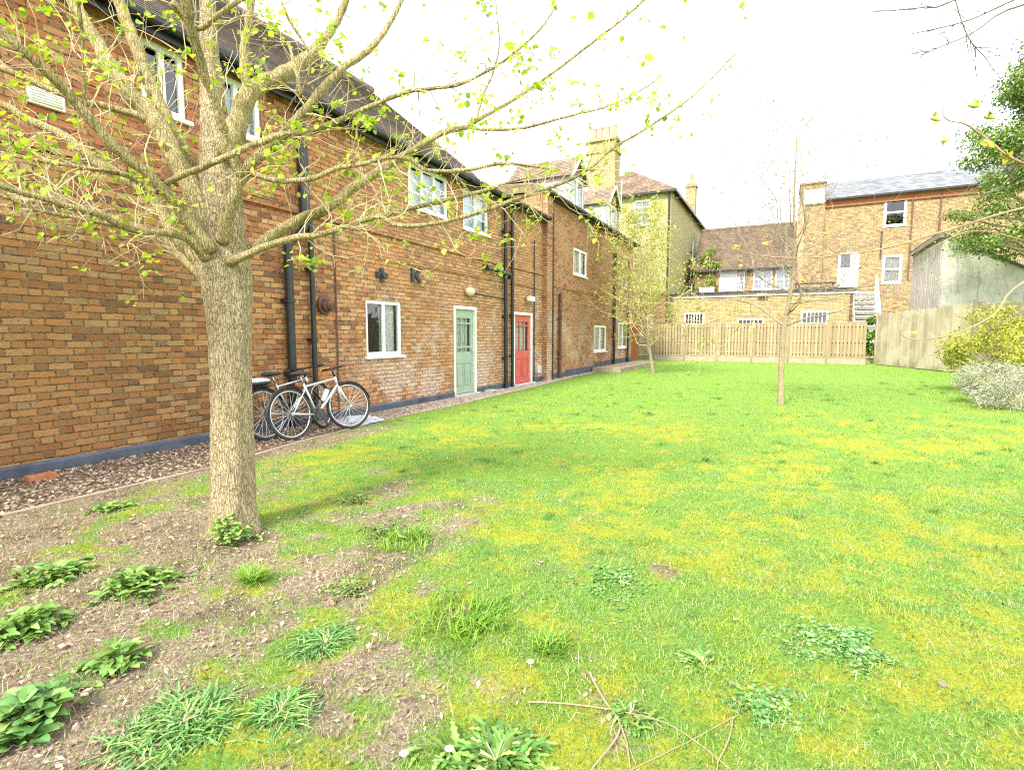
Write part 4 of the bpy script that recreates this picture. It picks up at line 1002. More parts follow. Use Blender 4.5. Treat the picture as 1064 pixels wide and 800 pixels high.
mb = MB(); mb.box((xr0, Y5 - .12, z5 - .5), (x51, Y5 - .004, z5 - .06)); mb.box((xr0, Y5 - .18, z5 - .2), (x51, Y5 - .122, z5 - .06)); mb.build('brick_cornice', M['brick_orange'], h5)
mb = MB(); mb.box((xr0, Y5 - .42, z5 - .14), (x51, Y5 - .3, z5 - .04)); mb.build('gutter', M['black_iron'], h5)
# raised party wall with slatted louvre
zp = onfac(840, 193, Y5)[1]
mb = MB(); mb.box((x50 - .02, Y5 - .25, 0), (xr0 - .01, Y5 - .01, zp)); mb.box((x50 - .02, Y5 - .008, z5 - .5), (xr0 - .01, Y5 + 2.5, zp)); mb.box((x50 - .1, Y5 - .33, zp + .002), (xr0 + .05, Y5 + 2.55, zp + .1)); pw = mb.build('parapet', M['brick_ochre'], h5)
la, lb = onfac(835.5, 213, Y5 - .25), onfac(857, 195, Y5 - .25)
mb = MB(); k = 8
for i in range(k):
    z0 = la[1] + .12 + (lb[1] - la[1] - .2) * i / k; mb.box((la[0], Y5 - .36, z0), (lb[0], Y5 - .254, z0 + .09))
mb.box((la[0] - .03, Y5 - .4, la[1] - .02), (lb[0] + .03, Y5 - .254, la[1] + .1)); mb.build('louvre', M['white_wood'], pw)
mb = MB(); qa = onfac(829, 215, Y5)[0]; mb.box((qa, Y5 - .34, 0), (qa + .42, Y5 - .252, onfac(830, 216, Y5)[1])); mb.build('pilaster', M['terracotta'], h5)
for k, cur in (('a', None), ('b', 'curtain'), ('c', 'curtain')):
    window(h5, (x50, Y5, 0), UXv, NYm, h5w[k], 1, 2, cur, True, .13, .1, .07, 0, 1, 'white', True)
r = h5w['d']; F = (V3((x50, Y5, 0)), UXv, NYm); wd = r[1] - r[0]
mb = MB(); mb.lbox(F, r[0], r[0] + .12, r[2], r[3], -.1, .01); mb.lbox(F, r[0] + wd * .58, r[1], r[2], r[3], -.1, .0); mb.lbox(F, r[0] + .121, r[0] + wd * .579, r[2], r[2] + (r[3] - r[2]) * .62, -.09, -.03); mb.lbox(F, r[0] + .121, r[0] + wd * .579, r[3] - .1, r[3], -.09, -.01)
d5 = mb.build('door', M['white'], h5); mb = MB(); mb.lbox(F, r[0] + .121, r[0] + wd * .579, r[2] + (r[3] - r[2]) * .62, r[3] - .1, -.07, -.06); mb.build('pane', M['glass'], d5)
for (pxa, pya, pyb, rd, mt) in ((949.5, 198, 290, .05, 'rust'), (916.5, 240, 268, .045, 'dark_iron'), (979, 196, 290, .05, 'rust')):
    a, b = onfac(pxa, pya, Y5 - .08), onfac(pxa, pyb, Y5 - .08); mb = MB(); mb.tube([(a[0], Y5 - .08, a[1]), (a[0], Y5 - .08, b[1])], rd, 8); mb.build('drainpipe', M[mt], h5)

# white metal staircase between extension and block
st = thing('metal_staircase', 'white metal staircase beside the yellow extension, leading up to the terrace door', 'staircase', (xe1 + .8, 36, 0))
sx0, sx1 = onfac(889, 310, 35)[0], onfac(917, 310, 35)[0]; topz = onfac(890, 304, 37.5)[1]
mb = MB(); nst = 14
for k in range(nst):
    z = topz * (k + 1) / nst; y = 33.9 + 3.6 * k / nst; mb.box((sx0 + .08, y, z - .05), (sx1 - .08, y + .27, z))
    mb.box((sx0 + .08, y + .25, z - .19), (sx1 - .08, y + .262, z - .052))
mb.build('tread', M['white'], st)
mb = MB(); mb.box((sx0 - .6, 37.55, topz - .08), (sx1, 38.9, topz)); mb.build('landing', M['white'], st)
for xx in (sx0, sx1):
    mb = MB(); a, b = V3((xx, 33.85, .0)), V3((xx, 37.6, topz - .05)); mb.tube([a, b], .09, 6)
    mb.tube([a + V3((0, 0, 1.0)), b + V3((0, 0, 1.0))], .045, 8); mb.tube([a, a + V3((0, 0, 1.05))], .05, 8); mb.tube([b - V3((0, 0, b.z)), b + V3((0, 0, 1.05))], .06, 8)
    for k in range(1, 10): p = a.lerp(b, k / 10); mb.tube([p, p + V3((0, 0, 1.))], .018, 6)
    mb.build('handrail', M['white'], st)

# terrace furniture
a, b = onfac(824, 300, 35.2), onfac(868, 300, 35.2); zt = ze + .17
tb = thing('terrace_bench', 'long dark slatted bench standing on the flat roof terrace', 'bench', ((a[0] + b[0]) / 2, 35.2, zt))
mb = MB()
for k in range(4): mb.box((a[0], 35.0 + k * .12, zt + .4), (b[0], 35.09 + k * .12, zt + .44))
mb.build('seat', M['dark_iron'], tb)
for xx in (a[0] + .1, b[0] - .15):
    for yy in (35.02, 35.4): mb = MB(); mb.box((xx, yy, zt - .08), (xx + .06, yy + .05, zt + .398)); mb.build('leg', M['dark_iron'], tb)
a, b = onfac(727, 304, 35.), onfac(742, 304, 35.)
pl = thing('planter_box', 'white rectangular planter box at the left end of the roof terrace', 'planter', ((a[0] + b[0]) / 2, 35, ze + .09))
mb = MB(); mb.box((a[0], 34.8, ze + .085), (b[0], 35.2, ze + .5)); mb.box((a[0] - .03, 34.77, ze + .501), (b[0] + .03, 35.23, ze + .56)); mb.build('box', M['white_wood'], pl, bevel=.01)
mb = MB(); mb.box((a[0] + .05, 34.82, ze + .561), (b[0] - .05, 35.18, ze + .6)); mb.build('soil', M['bitumen'], pl)

# ------------------------------------------------------------------ fences
YF = 31.0
fx0, fx1 = onfac(679, 355, YF)[0], onfac(902, 355, YF)[0]
bf = thing('picket_fence', 'tan timber board fence with gravel boards across the far end of the lawn', 'fence', ((fx0 + fx1) / 2, YF, 0))
hf = onfac(790, 335, YF)[1]
npan = 6
for k in range(npan):
    a, b = fx0 + (fx1 - fx0) * k / npan, fx0 + (fx1 - fx0) * (k + 1) / npan
    m = MB(); m.box((a - .05, YF - .05, 0), (a + .05, YF + .05, hf + .04)); m.box((a - .065, YF - .065, hf + .041), (a + .065, YF + .065, hf + .07)); m.build('post', M['fence_tan'], bf)
    m = MB(); n = 10; w = (b - a - .12)
    for j in range(n):
        u = a + .06 + w * (j + .5) / n; hh = hf - .03 + random.uniform(-.012, .012)
        m.box((u - .054, YF - .055, .34), (u + .054, YF - .033, hh))
        u2 = u + w / n / 2
        if j < n - 1: m.box((u2 - .042, YF + .035, .34), (u2 + .042, YF + .055, hh - .02))
    for z in (.5, 1.08, hf - .25): m.box((a + .051, YF - .03, z), (b - .051, YF + .032, z + .08))
    m.build('panel', M['fence_tan'], bf)
    m = MB(); m.box((a + .051, YF - .035, -.02), (b - .051, YF + .03, .29)); m.box((a + .051, YF - .05, .292), (b - .051, YF + .04, .33)); m.build('gravel_board', M['sleeper'], bf)
# gate and brown screen at the passage
gt = thing('garden_gate', 'braced timber gate left of the board fence at the end of the brick terrace', 'gate', (fx0 - .6, YF - .02, 0))
ga, gb = onfac(662.5, 355, YF)[0], fx0 - .07; hg = onfac(670, 337, YF)[1]
m = MB(); n = 8
for j in range(n): u0, u1 = ga + (gb - ga) * j / n, ga + (gb - ga) * (j + 1) / n - .006; m.box((u0, YF, .08), (u1, YF + .02, hg + .01 * (j % 2)))
m.build('board', M['fence_tan'], gt)
m = MB()
for z in (.25, 1.0, hg - .25): m.box((ga, YF - .03, z), (gb, YF - .002, z + .09))
for (za, zb) in ((.34, 1.0), (1.09, hg - .25)):
    m.tube([(ga + .05, YF - .028, zb), (gb - .05, YF - .028, za)], .026, 4)
m.build('brace', M['fence_grey'], gt)
m = MB(); m.box((ga - .1, YF - .06, 0), (ga - .01, YF + .04, hg + .1)); m.build('post', M['post_dark'], gt)
sx = onfac(655, 355, 28.9)[0]; sx2 = onfac(663, 355, 28.9)[0]; hz = onfac(659, 335, 28.9)[1]
ts = thing('timber_screen', 'red brown stained timber screen panel at the far corner of the terrace', 'screen', ((sx + sx2) / 2, 28.9, 0))
m = MB()
for j in range(4): u0 = sx + (sx2 - sx) * j / 4; m.box((u0, 28.88, 0.02), (u0 + (sx2 - sx) / 4 - .006, 28.92, hz))
m.build('board', M['gate_brown'], ts); m = MB(); m.box((sx, 28.921, .3), (sx2, 28.96, .4)); m.box((sx, 28.921, hz - .4), (sx2, 28.96, hz - .3)); m.build('rail', M['gate_brown'], ts)

# right-hand close board fence
FA, FB = V3((3.95, 31.1, 0)), Gd(1008, 389); FB = V3((FB.x, FB.y, 0))
FC = FB + (FB - FA).normalized() * 9 + V3((1.3, 0, 0))
def boardfence(A, B, lab, hts, nseg, mat):
    o = thing('board_fence', lab, 'fence', tuple((A + B) / 2))
    d = (B - A).normalized(); n = V3((-d.y, d.x, 0)); n = -n if n.dot(CAM - A) < 0 else n
    L = (B - A).length
    for k in range(nseg):
        a, b = L * k / nseg, L * (k + 1) / nseg; m = MB(); nb = max(4, int((b - a) / .135))
        for j in range(nb):
            u = a + (b - a) * j / nb; t = (u / L); h = hts[0] + (hts[1] - hts[0]) * t + random.uniform(-.035, .035)
            p = A + d * u; m.lbox((p, d, n), .004, (b - a) / nb - .004, .03, h, .0 + .008 * (j % 2), .02 + .008 * (j % 2))
        m.build('panel', M[mat], o)
        m = MB(); h = hts[0] + (hts[1] - hts[0]) * (k / nseg)
        for z in (.4, 1.3, h - .3): m.lbox((A, d, n), a, b, z, z + .08, -.06, -.003)
        m.build('rail', M[mat], o)
    for k in range(nseg + 1):
        p = A + d * (L * k / nseg); h = hts[0] + (hts[1] - hts[0]) * (k / nseg)
        if k in (0, nseg):
            m = MB(); m.lbox((p, d, n), -.06, .06, 0, h + .12, -.07, .045); m.build('post', M['post_dark'] if k else M[mat], o)
    return o
boardfence(FA, FB, 'tall weathered close board fence on the right, running from ivy clump to the dark post', (2.42, 2.6), 4, 'fence_grey')
boardfence(FB + V3((.14, -.1, 0)), FC, 'greyer close board fence stretch behind the yellow shrub', (2.5, 2.4), 4, 'post_dark')

# ------------------------------------------------------------------ garden shed building
S0 = V3((5.6, 27.6, 0)); hS = P(969.5, 244, 22.05).z; yS1 = 33.4; xS1 = 9.6; hR = hS - (xS1 - 5.6) * .6
sd = thing('lean_to_shed', 'tall pale rendered outbuilding with boarded side and sloping dark roof behind the right fence', 'shed', (7.5, 30, 0))
m = MB(); m.face([(5.6, 27.6, 0), (xS1, 27.6, 0), (xS1, 27.6, hR), (5.6, 27.6, hS)]); m.face([(xS1, 27.6, 0), (xS1, yS1, 0), (xS1, yS1, hR), (xS1, 27.6, hR)]); m.face([(xS1, yS1, 0), (5.6, yS1, 0), (5.6, yS1, hS), (xS1, yS1, hR)])
m.build('rendered_wall', M['render'], sd)
m = MB(); nb = 36
for j in range(nb): y = 27.62 + (yS1 - 27.62) * j / nb; m.box((5.56 - .012 * (j % 2), y, 0), (5.598, y + (yS1 - 27.62) / nb - .006, hS - .05))
m.build('boarding', M['shed_board'], sd)
m = MB(); a, b = V3((5.42, 27.45, hS + .03)), V3((xS1 + .15, 27.45, hR - .04))
m.v += [tuple(p) for p in (a, b, b + V3((0, yS1 - 27.3, 0)), a + V3((0, yS1 - 27.3, 0)))] + [tuple(p + V3((0, 0, .09))) for p in (a, b, b + V3((0, yS1 - 27.3, 0)), a + V3((0, yS1 - 27.3, 0)))]
m.f += [(3, 2, 1, 0), (4, 5, 6, 7), (0, 1, 5, 4), (1, 2, 6, 5), (2, 3, 7, 6), (3, 0, 4, 7)]
m.build('roof', M['bitumen'], sd)
m = MB(); m.box((5.4, 27.4, hS - .13), (5.55, yS1, hS + .02)); m.build('fascia', M['post_dark'], sd)

# ------------------------------------------------------------------ trees
def crom(pts, rad, k=5):
    out, ro = [], []; n = len(pts)
    for i in range(n - 1):
        p0, p1, p2, p3 = pts[max(i - 1, 0)], pts[i], pts[i + 1], pts[min(i + 2, n - 1)]
        for j in range(k):
            t = j / k
            out.append(.5 * ((2 * p1) + (p2 - p0) * t + (2 * p0 - 5 * p1 + 4 * p2 - p3) * t * t + (3 * p1 - p0 - 3 * p2 + p3) * t ** 3)); ro.append(rad[i] * (1 - t) + rad[i + 1] * t)
    out.append(pts[-1]); ro.append(rad[-1]); return out, ro
def rvec(): return V3((random.gauss(0, 1), random.gauss(0, 1), random.gauss(0, 1)))
def grow(mb, p, d, L, r, lev, tips, up=.1, wig=.35, kids=(2, 4), sides=4, keep=.55, minr=.0012):
    n = max(3, int(L / .09)); pts = [V3(p)]; rad = [r]; d = V3(d).normalized()
    for i in range(n):
        d = (d + rvec() * wig * .3 + V3((0, 0, up * .25))).normalized(); pts.append(pts[-1] + d * (L / n)); rad.append(max(minr, r * (1 - .75 * (i + 1) / n)))
    mb.tube(pts, rad, sides, False)
    tips.append((pts[-1], d, lev))
    for i in range(1, n):
        if lev == 0 and random.random() < .3: tips.append((pts[i], (d + rvec() * .6).normalized(), -1))
    if lev > 0:
        for c in range(random.randint(*kids)):
            i = random.randint(1, n - 1); dd = (pts[i + 1] - pts[i]).normalized()
            nd = (dd + rvec() * .62).normalized()
            grow(mb, pts[i], nd, L * random.uniform(.35, keep + .15), max(minr, rad[i] * .65), lev - 1, tips, up, wig, kids, sides, keep, minr)

def prad(a, w, z): return w / 2 / FPX * z * .92 * math.cos(math.atan((a - 532) / 552))
def limb_tube(mb, pix, sides=12, bumps=.06, k=5):
    pts = [P(a, b, z) for (a, b, w, z) in pix]; rad = [prad(a, w, z) for (a, b, w, z) in pix]
    pts, rad = crom(pts, rad, k)
    pts = [pts[0]] + [p + rvec() * rad[i + 1] * .1 for i, p in enumerate(pts[1:])]
    mb.tube(pts, rad, sides, True, bumps); return pts, rad

TB = Gd(243, 550); TZ = TB.dot(HD)
bt = thing('lime_tree', 'large pale barked tree with spreading limbs and new yellow green leaves in the left foreground', 'tree', tuple(TB))
mb = MB()
# trunk as a lumpy ribbed column
tp = [(243, 562, 70, TZ), (243, 548, 62, TZ), (242, 530, 55, TZ), (241, 490, 51, TZ), (240, 440, 49, TZ), (239, 390, 48, TZ), (238, 340, 50, TZ), (236, 305, 56, TZ), (233, 280, 62, TZ), (231, 255, 56, TZ + .02), (230, 225, 50, TZ + .04), (229, 190, 46, TZ + .06), (228, 155, 42, TZ + .1), (222, 110, 28, TZ + .13), (218, 60, 21, TZ + .17), (216, 5, 18, TZ + .2), (214, -60, 14, TZ + .25), (205, -140, 9, TZ + .3)]
pts = [P(a, b, z) for a, b, w, z in tp]; rad = [prad(a, w, z) for a, b, w, z in tp]
pts, rad = crom(pts, rad, 8); base = len(mb.v); S = 40
ph = [random.random() * 6 for _ in range(6)]
for i, (p, r) in enumerate(zip(pts, rad)):
    flare = math.exp(-max(0, p.z - 0) * 6)
    for kx in range(S):
        a = 2 * math.pi * kx / S
        rr_ = r * (1 + .035 * math.sin(3 * a + ph[0] + p.z * 1.3) + .03 * math.sin(5 * a + ph[1] - p.z * 2) + .02 * math.sin(11 * a + ph[2] + p.z * 5) + .022 * math.sin(17 * a + 3 * math.sin(p.z * 9)) + .02 * (random.random() - .5)) + r * flare * .22 * max(0, math.sin(4 * a + ph[3]))
        mb.v.append((p.x + rr_ * math.cos(a), p.y + rr_ * math.sin(a), p.z))
for i in range(len(pts) - 1):
    for kx in range(S):
        k2 = (kx + 1) % S; mb.f.append((base + i * S + kx, base + i * S + k2, base + (i + 1) * S + k2, base + (i + 1) * S + kx))
trunk = mb.build('trunk', M['bark'], bt, True)
z0 = TZ
LIMBS = {
 'A': [(238, 165, 26, z0), (246, 130, 24, z0 + .1), (264, 94, 20, z0 + .2), (300, 74, 16, z0 + .35), (325, 55, 13, z0 + .5), (341, 36, 10, z0 + .6), (357, 8, 8, z0 + .75), (375, -40, 5, z0 + .9)],
 'A2': [(258, 100, 13, z0 + .18), (253, 60, 10, z0 + .2), (259, 20, 9, z0 + .25), (264, -30, 6, z0 + .3)],
 'B': [(231, 250, 17, z0 - .1), (235, 228, 16, z0 - .17), (244, 203, 14, z0 - .2), (255, 178, 14, z0 - .2), (288, 145, 12, z0 - .2), (314, 119, 11, z0 - .2), (335, 93, 10, z0 - .18), (358, 70, 8, z0 - .1), (388, 48, 7, z0), (412, 12, 5, z0 + .1), (430, -30, 4, z0 + .2)],
 'C': [(251, 184, 11, z0 - .22), (237, 150, 11, z0 - .3), (224, 108, 11, z0 - .4), (209, 67, 12, z0 - .5), (197, 25, 12, z0 - .6), (186, -30, 12, z0 - .7)],
 'D': [(238, 273, 12, z0 - .12), (262, 262, 9, z0 - .2), (301, 248, 8, z0 - .22), (337, 243, 7, z0 - .25), (366, 232, 6.5, z0 - .25), (394, 225, 6, z0 - .2), (430, 216, 5, z0 - .1), (470, 207, 4.5, z0), (520, 193, 3.5, z0 + .1), (565, 178, 2.5, z0 + .2)],
 'D2': [(396, 225, 5, z0 - .2), (412, 234, 5, z0 - .25), (440, 234, 5, z0 - .25), (484, 225, 4.5, z0 - .2), (537, 207, 4.5, z0 - .15), (556, 200, 4, z0 - .1), (587, 189, 3.6, z0), (614, 174, 3.4, z0), (637, 154, 3, z0 + .1), (671, 134, 2.6, z0 + .1), (720, 100, 2.2, z0 + .2), (765, 55, 1.6, z0 + .3)],
 'E': [(236, 278, 18, z0 + .05), (262, 260, 15, z0 + .1), (298, 235, 13, z0 + .15), (337, 218, 12, z0 + .2), (366, 196, 11, z0 + .3), (394, 178, 9, z0 + .4), (423, 160, 8, z0 + .5), (458, 139, 7, z0 + .6), (487, 132, 5.5, z0 + .7)],
 'E1': [(485, 133, 4.5, z0 + .7), (500, 123, 4, z0 + .75), (532, 105, 3.6, z0 + .9), (577, 74, 3.2, z0 + 1), (608, 50, 3, z0 + 1.1), (640, 26, 2.4, z0 + 1.2), (672, -2, 2, z0 + 1.3), (700, -30, 1.5, z0 + 1.4)],
 'E2': [(486, 132, 4, z0 + .7), (503, 135, 3.4, z0 + .7), (545, 133, 3, z0 + .65), (587, 122, 2.6, z0 + .6), (624, 113, 2.2, z0 + .6), (652, 102, 1.8, z0 + .6), (684, 83, 1.5, z0 + .6)],
 'E3': [(494, 128, 3, z0 + .72), (503, 97, 2.4, z0 + .7), (511, 79, 2.4, z0 + .7), (519, 47, 2, z0 + .75), (516, 14, 1.6, z0 + .8), (512, -20, 1.4, z0 + .9)],
 'F': [(162, 200, 8, z0 - .25), (180, 187, 8, z0 - .32), (220, 170, 8, z0 - .42), (258, 153, 8, z0 - .42), (291, 141, 8, z0 - .4), (323, 137, 7.5, z0 - .35), (358, 123, 6.5, z0 - .3), (394, 107, 5.5, z0 - .3), (423, 96, 4.6, z0 - .3), (452, 92, 4, z0 - .3), (480, 87, 3.4, z0 - .3), (523, 64, 3, z0 - .3), (560, 32, 2.2, z0 - .3), (578, 6, 1.6, z0 - .3)],
 'H': [(254, 180, 7, z0 - .15), (270, 183, 7, z0 - .2), (290, 188, 6.5, z0 - .25), (323, 186, 6, z0 - .3), (351, 175, 5.6, z0 - .3), (380, 170, 5, z0 - .3), (401, 164, 4.6, z0 - .3), (426, 166, 4.4, z0 - .3), (444, 177, 4.2, z0 - .3), (484, 177, 4, z0 - .3), (525, 170, 3.4, z0 - .3), (570, 176, 2.4, z0 - .25)],
 'I': [(222, 240, 24, z0 + .05), (214, 214, 22, z0 + .1), (196, 169, 20, z0 + .1), (169, 118, 18, z0 + .15), (148, 67, 16, z0 + .2), (130, 20, 15, z0 + .25), (115, -30, 13, z0 + .3)],
 'J': [(222, 262, 28, z0 - .02), (203, 203, 25, z0 - .05), (164, 130, 23, z0 - .02), (128, 88, 20, z0), (98, 40, 17, z0 + .05), (74, 0, 15, z0 + .05), (50, -40, 12, z0 + .1)],
 'K': [(218, 262, 22, z0 - .15), (186, 216, 16, z0 - .25), (155, 182, 14, z0 - .4), (125, 159, 14, z0 - .5), (94, 125, 14, z0 - .6), (78, 105, 14, z0 - .65), (47, 74, 13, z0 - .75), (20, 50, 12, z0 - .85), (-10, 22, 11, z0 - .9), (-60, -20, 9, z0 - 1)],
 'L': [(170, 135, 11, z0), (148, 122, 10, z0 - .05), (111, 111, 9, z0 - .1), (81, 105, 8, z0 - .2), (40, 88, 9, z0 - .25), (0, 71, 9, z0 - .3), (-60, 55, 7, z0 - .4)],
 'M': [(224, 292, 22, z0 - .02), (203, 267, 18, z0 - .05), (182, 243, 16, z0 + .0), (162, 209, 15, z0 + .1), (135, 189, 14, z0 + .15), (101, 169, 13, z0 + .2), (68, 142, 12, z0 + .2), (30, 125, 11, z0 + .2), (0, 108, 10, z0 + .2), (-50, 90, 8, z0 + .2)],
 'N': [(158, 205, 8, z0 - .1), (135, 184, 7, z0 - .3), (84, 174, 6, z0 - .5), (34, 166, 6, z0 - .6), (0, 159, 5.5, z0 - .7), (-60, 150, 4, z0 - .8)],
 'O': [(215, 268, 16, z0 - .15), (189, 245, 10, z0 - .3), (142, 240, 10, z0 - .5), (101, 223, 9, z0 - .7), (51, 208, 9, z0 - .85), (0, 193, 8, z0 - 1), (-70, 170, 6, z0 - 1.1)],
 'P': [(140, 240, 6, z0 - .5), (111, 233, 5.5, z0 - .6), (47, 220, 5, z0 - .75), (0, 203, 5, z0 - .8), (-60, 190, 4, z0 - .9)],
 'Q': [(88, 112, 6, z0 - .63), (88, 90, 5.5, z0 - .65), (86, 44, 5, z0 - .7), (81, 0, 5, z0 - .75), (76, -40, 4, z0 - .8)],
 'R': [(222, 300, 18, z0 + .05), (204, 280, 14, z0 + .15), (182, 262, 11, z0 + .3), (160, 244, 10, z0 + .4), (120, 228, 8, z0 + .5), (70, 215, 6, z0 + .6), (10, 205, 4, z0 + .7)],
 'T': [(178, 3, 10, z0 - .62), (205, 30, 7, z0 - .5), (232, 12, 6, z0 - .5), (262, -8, 5, z0 - .45)],
 'U': [(300, 45, 3.5, z0 + .3), (308, 75, 3.4, z0 - .1), (312, 100, 3.4, z0 - .2), (322, 60, 3, z0 - .3), (300, 20, 3.4, z0 - .3), (288, -10, 3, z0 - .3)],
}
mb = MB(); limbs = {}
for k_, px_ in LIMBS.items(): limbs[k_] = limb_tube(mb, px_, 14 if px_[0][2] > 10 else 8)
mb.build('limbs', M['bark_limb'], bt, True)
mb = MB(); tips = []
for k_, (pts, rad) in limbs.items():
    n = len(pts); L = sum((pts[i + 1] - pts[i]).length for i in range(n - 1))
    num = int(L * (18 if k_ in 'NOPR' else 13 if k_ in ('D', 'D2', 'H', 'N', 'O', 'P', 'R', 'E', 'F', 'E2', 'E1') else 9)) + 3
    for _ in range(num):
        i = int(random.uniform(.22 if n > 20 else .1, .98) * (n - 1)); i = min(max(i, 1), n - 2)
        d = (pts[i + 1] - pts[i]).normalized(); side = rvec(); side = (side - d * side.dot(d)).normalized()
        nd = d * .55 + side * .8; nd.z += .12
        grow(mb, pts[i], nd, random.uniform(.2, .62), min(rad[i] * .45, random.uniform(.0028, .0055)), random.choice((0, 1, 1, 2)), tips, .14, .95, (1, 3), 4, .6)
    tips.append((pts[-1], (pts[-1] - pts[-2]).normalized(), 0))
mb.build('twigs', M['twig'], bt)
# leaves at the shoot ends
lp, ln, ls = [], [], []
for (p, d, lev) in tips:
    Zc = (p - CAM).dot(HD)
    pr_ = .42 if lev >= 0 else .2
    if random.random() > pr_: continue
    for _ in range(random.choice((1, 2, 3, 4, 5, 6))):
        lp.append(p + rvec() * .02); nn = rvec() * .7 + V3((0, -.3, .9)); ln.append(nn); ls.append(random.uniform(.018, .05) if random.random() > .03 else random.uniform(.05, .085))
leaves_np('leaves', lp, ln, ls, palette(len(lp), [(.30, .43, .03), (.40, .5, .05), (.22, .37, .025), (.36, .45, .05)], .15), M['leaf'], bt, .9, .3, (0, 0, -.5))

# small leafing tree near the terrace
def small_tree(pb, lab, cat_h, spread, nlimb, leafn, leafcol, lsize, fork, trad, twigmat, lev, lean=(0, 0), leaffrac=.8, seed=1, up=.25, z_lo=.3):
    random.seed(seed)
    o = thing('young_tree', lab, 'tree', tuple(pb)); m = MB()
    top = pb + V3((lean[0], lean[1], cat_h * .93))
    tp_ = [pb - V3((0, 0, .06)), pb + V3((0, 0, .12)), pb.lerp(top, .25) + rvec() * .03, pb.lerp(top, .5) + rvec() * .06, pb.lerp(top, .75) + rvec() * .08, top]
    pts, rad = crom(tp_, [trad * 1.5, trad * 1.1, trad * .9, trad * .62, trad * .35, trad * .12], 6); m.tube(pts, rad, 12, True, .08); tips = []
    n = len(pts); tw = MB()
    for k in range(nlimb):
        t = fork + (1 - fork) * ((k + random.random()) / nlimb) * .95; i = min(int(t * (n - 1)), n - 2)
        a = k * 2.4 + random.uniform(-.4, .4); L = spread * (1.05 - .7 * (t - fork) / (1 - fork)) * random.uniform(.75, 1.15)
        d = V3((math.cos(a), math.sin(a), random.uniform(.25, .8)))
        grow(tw, pts[i], d, L, rad[i] * .42, lev, tips, up, .4, (3, 5), 4, .55, .002)
    m.build('trunk', M['bark_thin'], o, True); tw.build('branches', M[twigmat], o)
    lp, ln, ls = [], [], []
    for (p, d, l) in tips:
        if random.random() > leaffrac: continue
        for _ in range(random.randint(1, leafn)):
            lp.append(p + rvec() * .07); ln.append(rvec() + V3((0, 0, .8))); ls.append(random.uniform(.6, 1.3) * lsize)
    leaves_np('leaves', lp, ln, ls, palette(len(lp), leafcol, .16), M['leaf'], o, .85, .25)
    return o
pb = Gd(678, 388); pb.z = gz(pb.x, pb.y)
small_tree(pb, 'slender young tree hazy with yellow green leaves near the far brick house', 6.4, 2.9, 44, 6, [(.34, .36, .09), (.42, .42, .12), (.28, .31, .07)], .075, .33, .058, 'twig', 2, (-.9, .3), .95, 5, .12)
pb = Gd(811, 422); pb.z = gz(pb.x, pb.y)
small_tree(pb, 'slim bare young tree standing alone mid lawn with dark upright twigs', 5.7, 2.7, 26, 1, [(.3, .3, .1), (.22, .2, .1), (.42, .44, .08)], .035, .44, .055, 'twig_mid', 3, (.06, .1), .3, 9, .16)
random.seed(21)

# evergreen clump
def foliage(o, blobs, n, size, cols, mat, aspect=.6, name='leaves', shell=.55):
    pos, nr = [], []
    w = np.array([b[1][0] * b[1][1] * b[1][2] for b in blobs]) ** (2 / 3); w /= w.sum()
    for (c, r), k in zip(blobs, RNG.multinomial(n, w)):
        d = RNG.normal(size=(k, 3)); d /= np.linalg.norm(d, axis=1, keepdims=True)
        rad = (shell + (1 - shell) * RNG.random((k, 1))) * (1 + .12 * RNG.normal(size=(k, 1)))
        # ragged: clumps
        p = np.array(c) + d * rad * np.array(r); pos.append(p); nr.append(d + RNG.normal(size=(k, 3)) * .7 + np.array([0, 0, .4]))
    pos = np.concatenate(pos); nr = np.concatenate(nr)
    return leaves_np(name, pos, nr, RNG.uniform(.6, 1.4, len(pos)) * size, palette(len(pos), cols, .25), M[mat], o, aspect, .2)
ec = P(1080, 200, 18.3); ec = V3((ec.x, ec.y, 0))
ev = thing('evergreen_tree', 'tall dense evergreen tree rising above the shed at the right edge', 'tree', tuple(ec))
m = MB(); m.tube([ec, ec + V3((.1, 0, 4)), ec + V3((0, .1, 8)), ec + V3((0, 0, 10.5))], [.28, .22, .14, .04], 12, True, .1)
blobs = []; br = []
for k in range(95):
    t = random.random() ** .85; z = 4.4 + 6.6 * t; prof = (math.sin(math.pi * min(1, .22 + .74 * t)) ** .7) * 2.75
    a = random.uniform(0, 6.283); rr_ = prof * math.sqrt(random.random()) * .95; s = random.uniform(.32, .75)
    c = (ec.x + rr_ * math.cos(a), ec.y + rr_ * math.sin(a), z + random.uniform(-.3, .3)); blobs.append((c, (s * 1.25, s * 1.25, s * .7)))
    m.tube([(ec.x, ec.y, z - .6), ((ec.x + c[0]) / 2, (ec.y + c[1]) / 2, z - .25), c], [.06, .04, .015], 5, False)
m.build('trunk', M['bark_thin'], ev)
foliage(ev, blobs, 42000, .085, [(.08, .15, .03), (.13, .22, .035), (.2, .3, .05), (.05, .1, .02), (.27, .34, .07)], 'ever', .6, 'crown', .25)

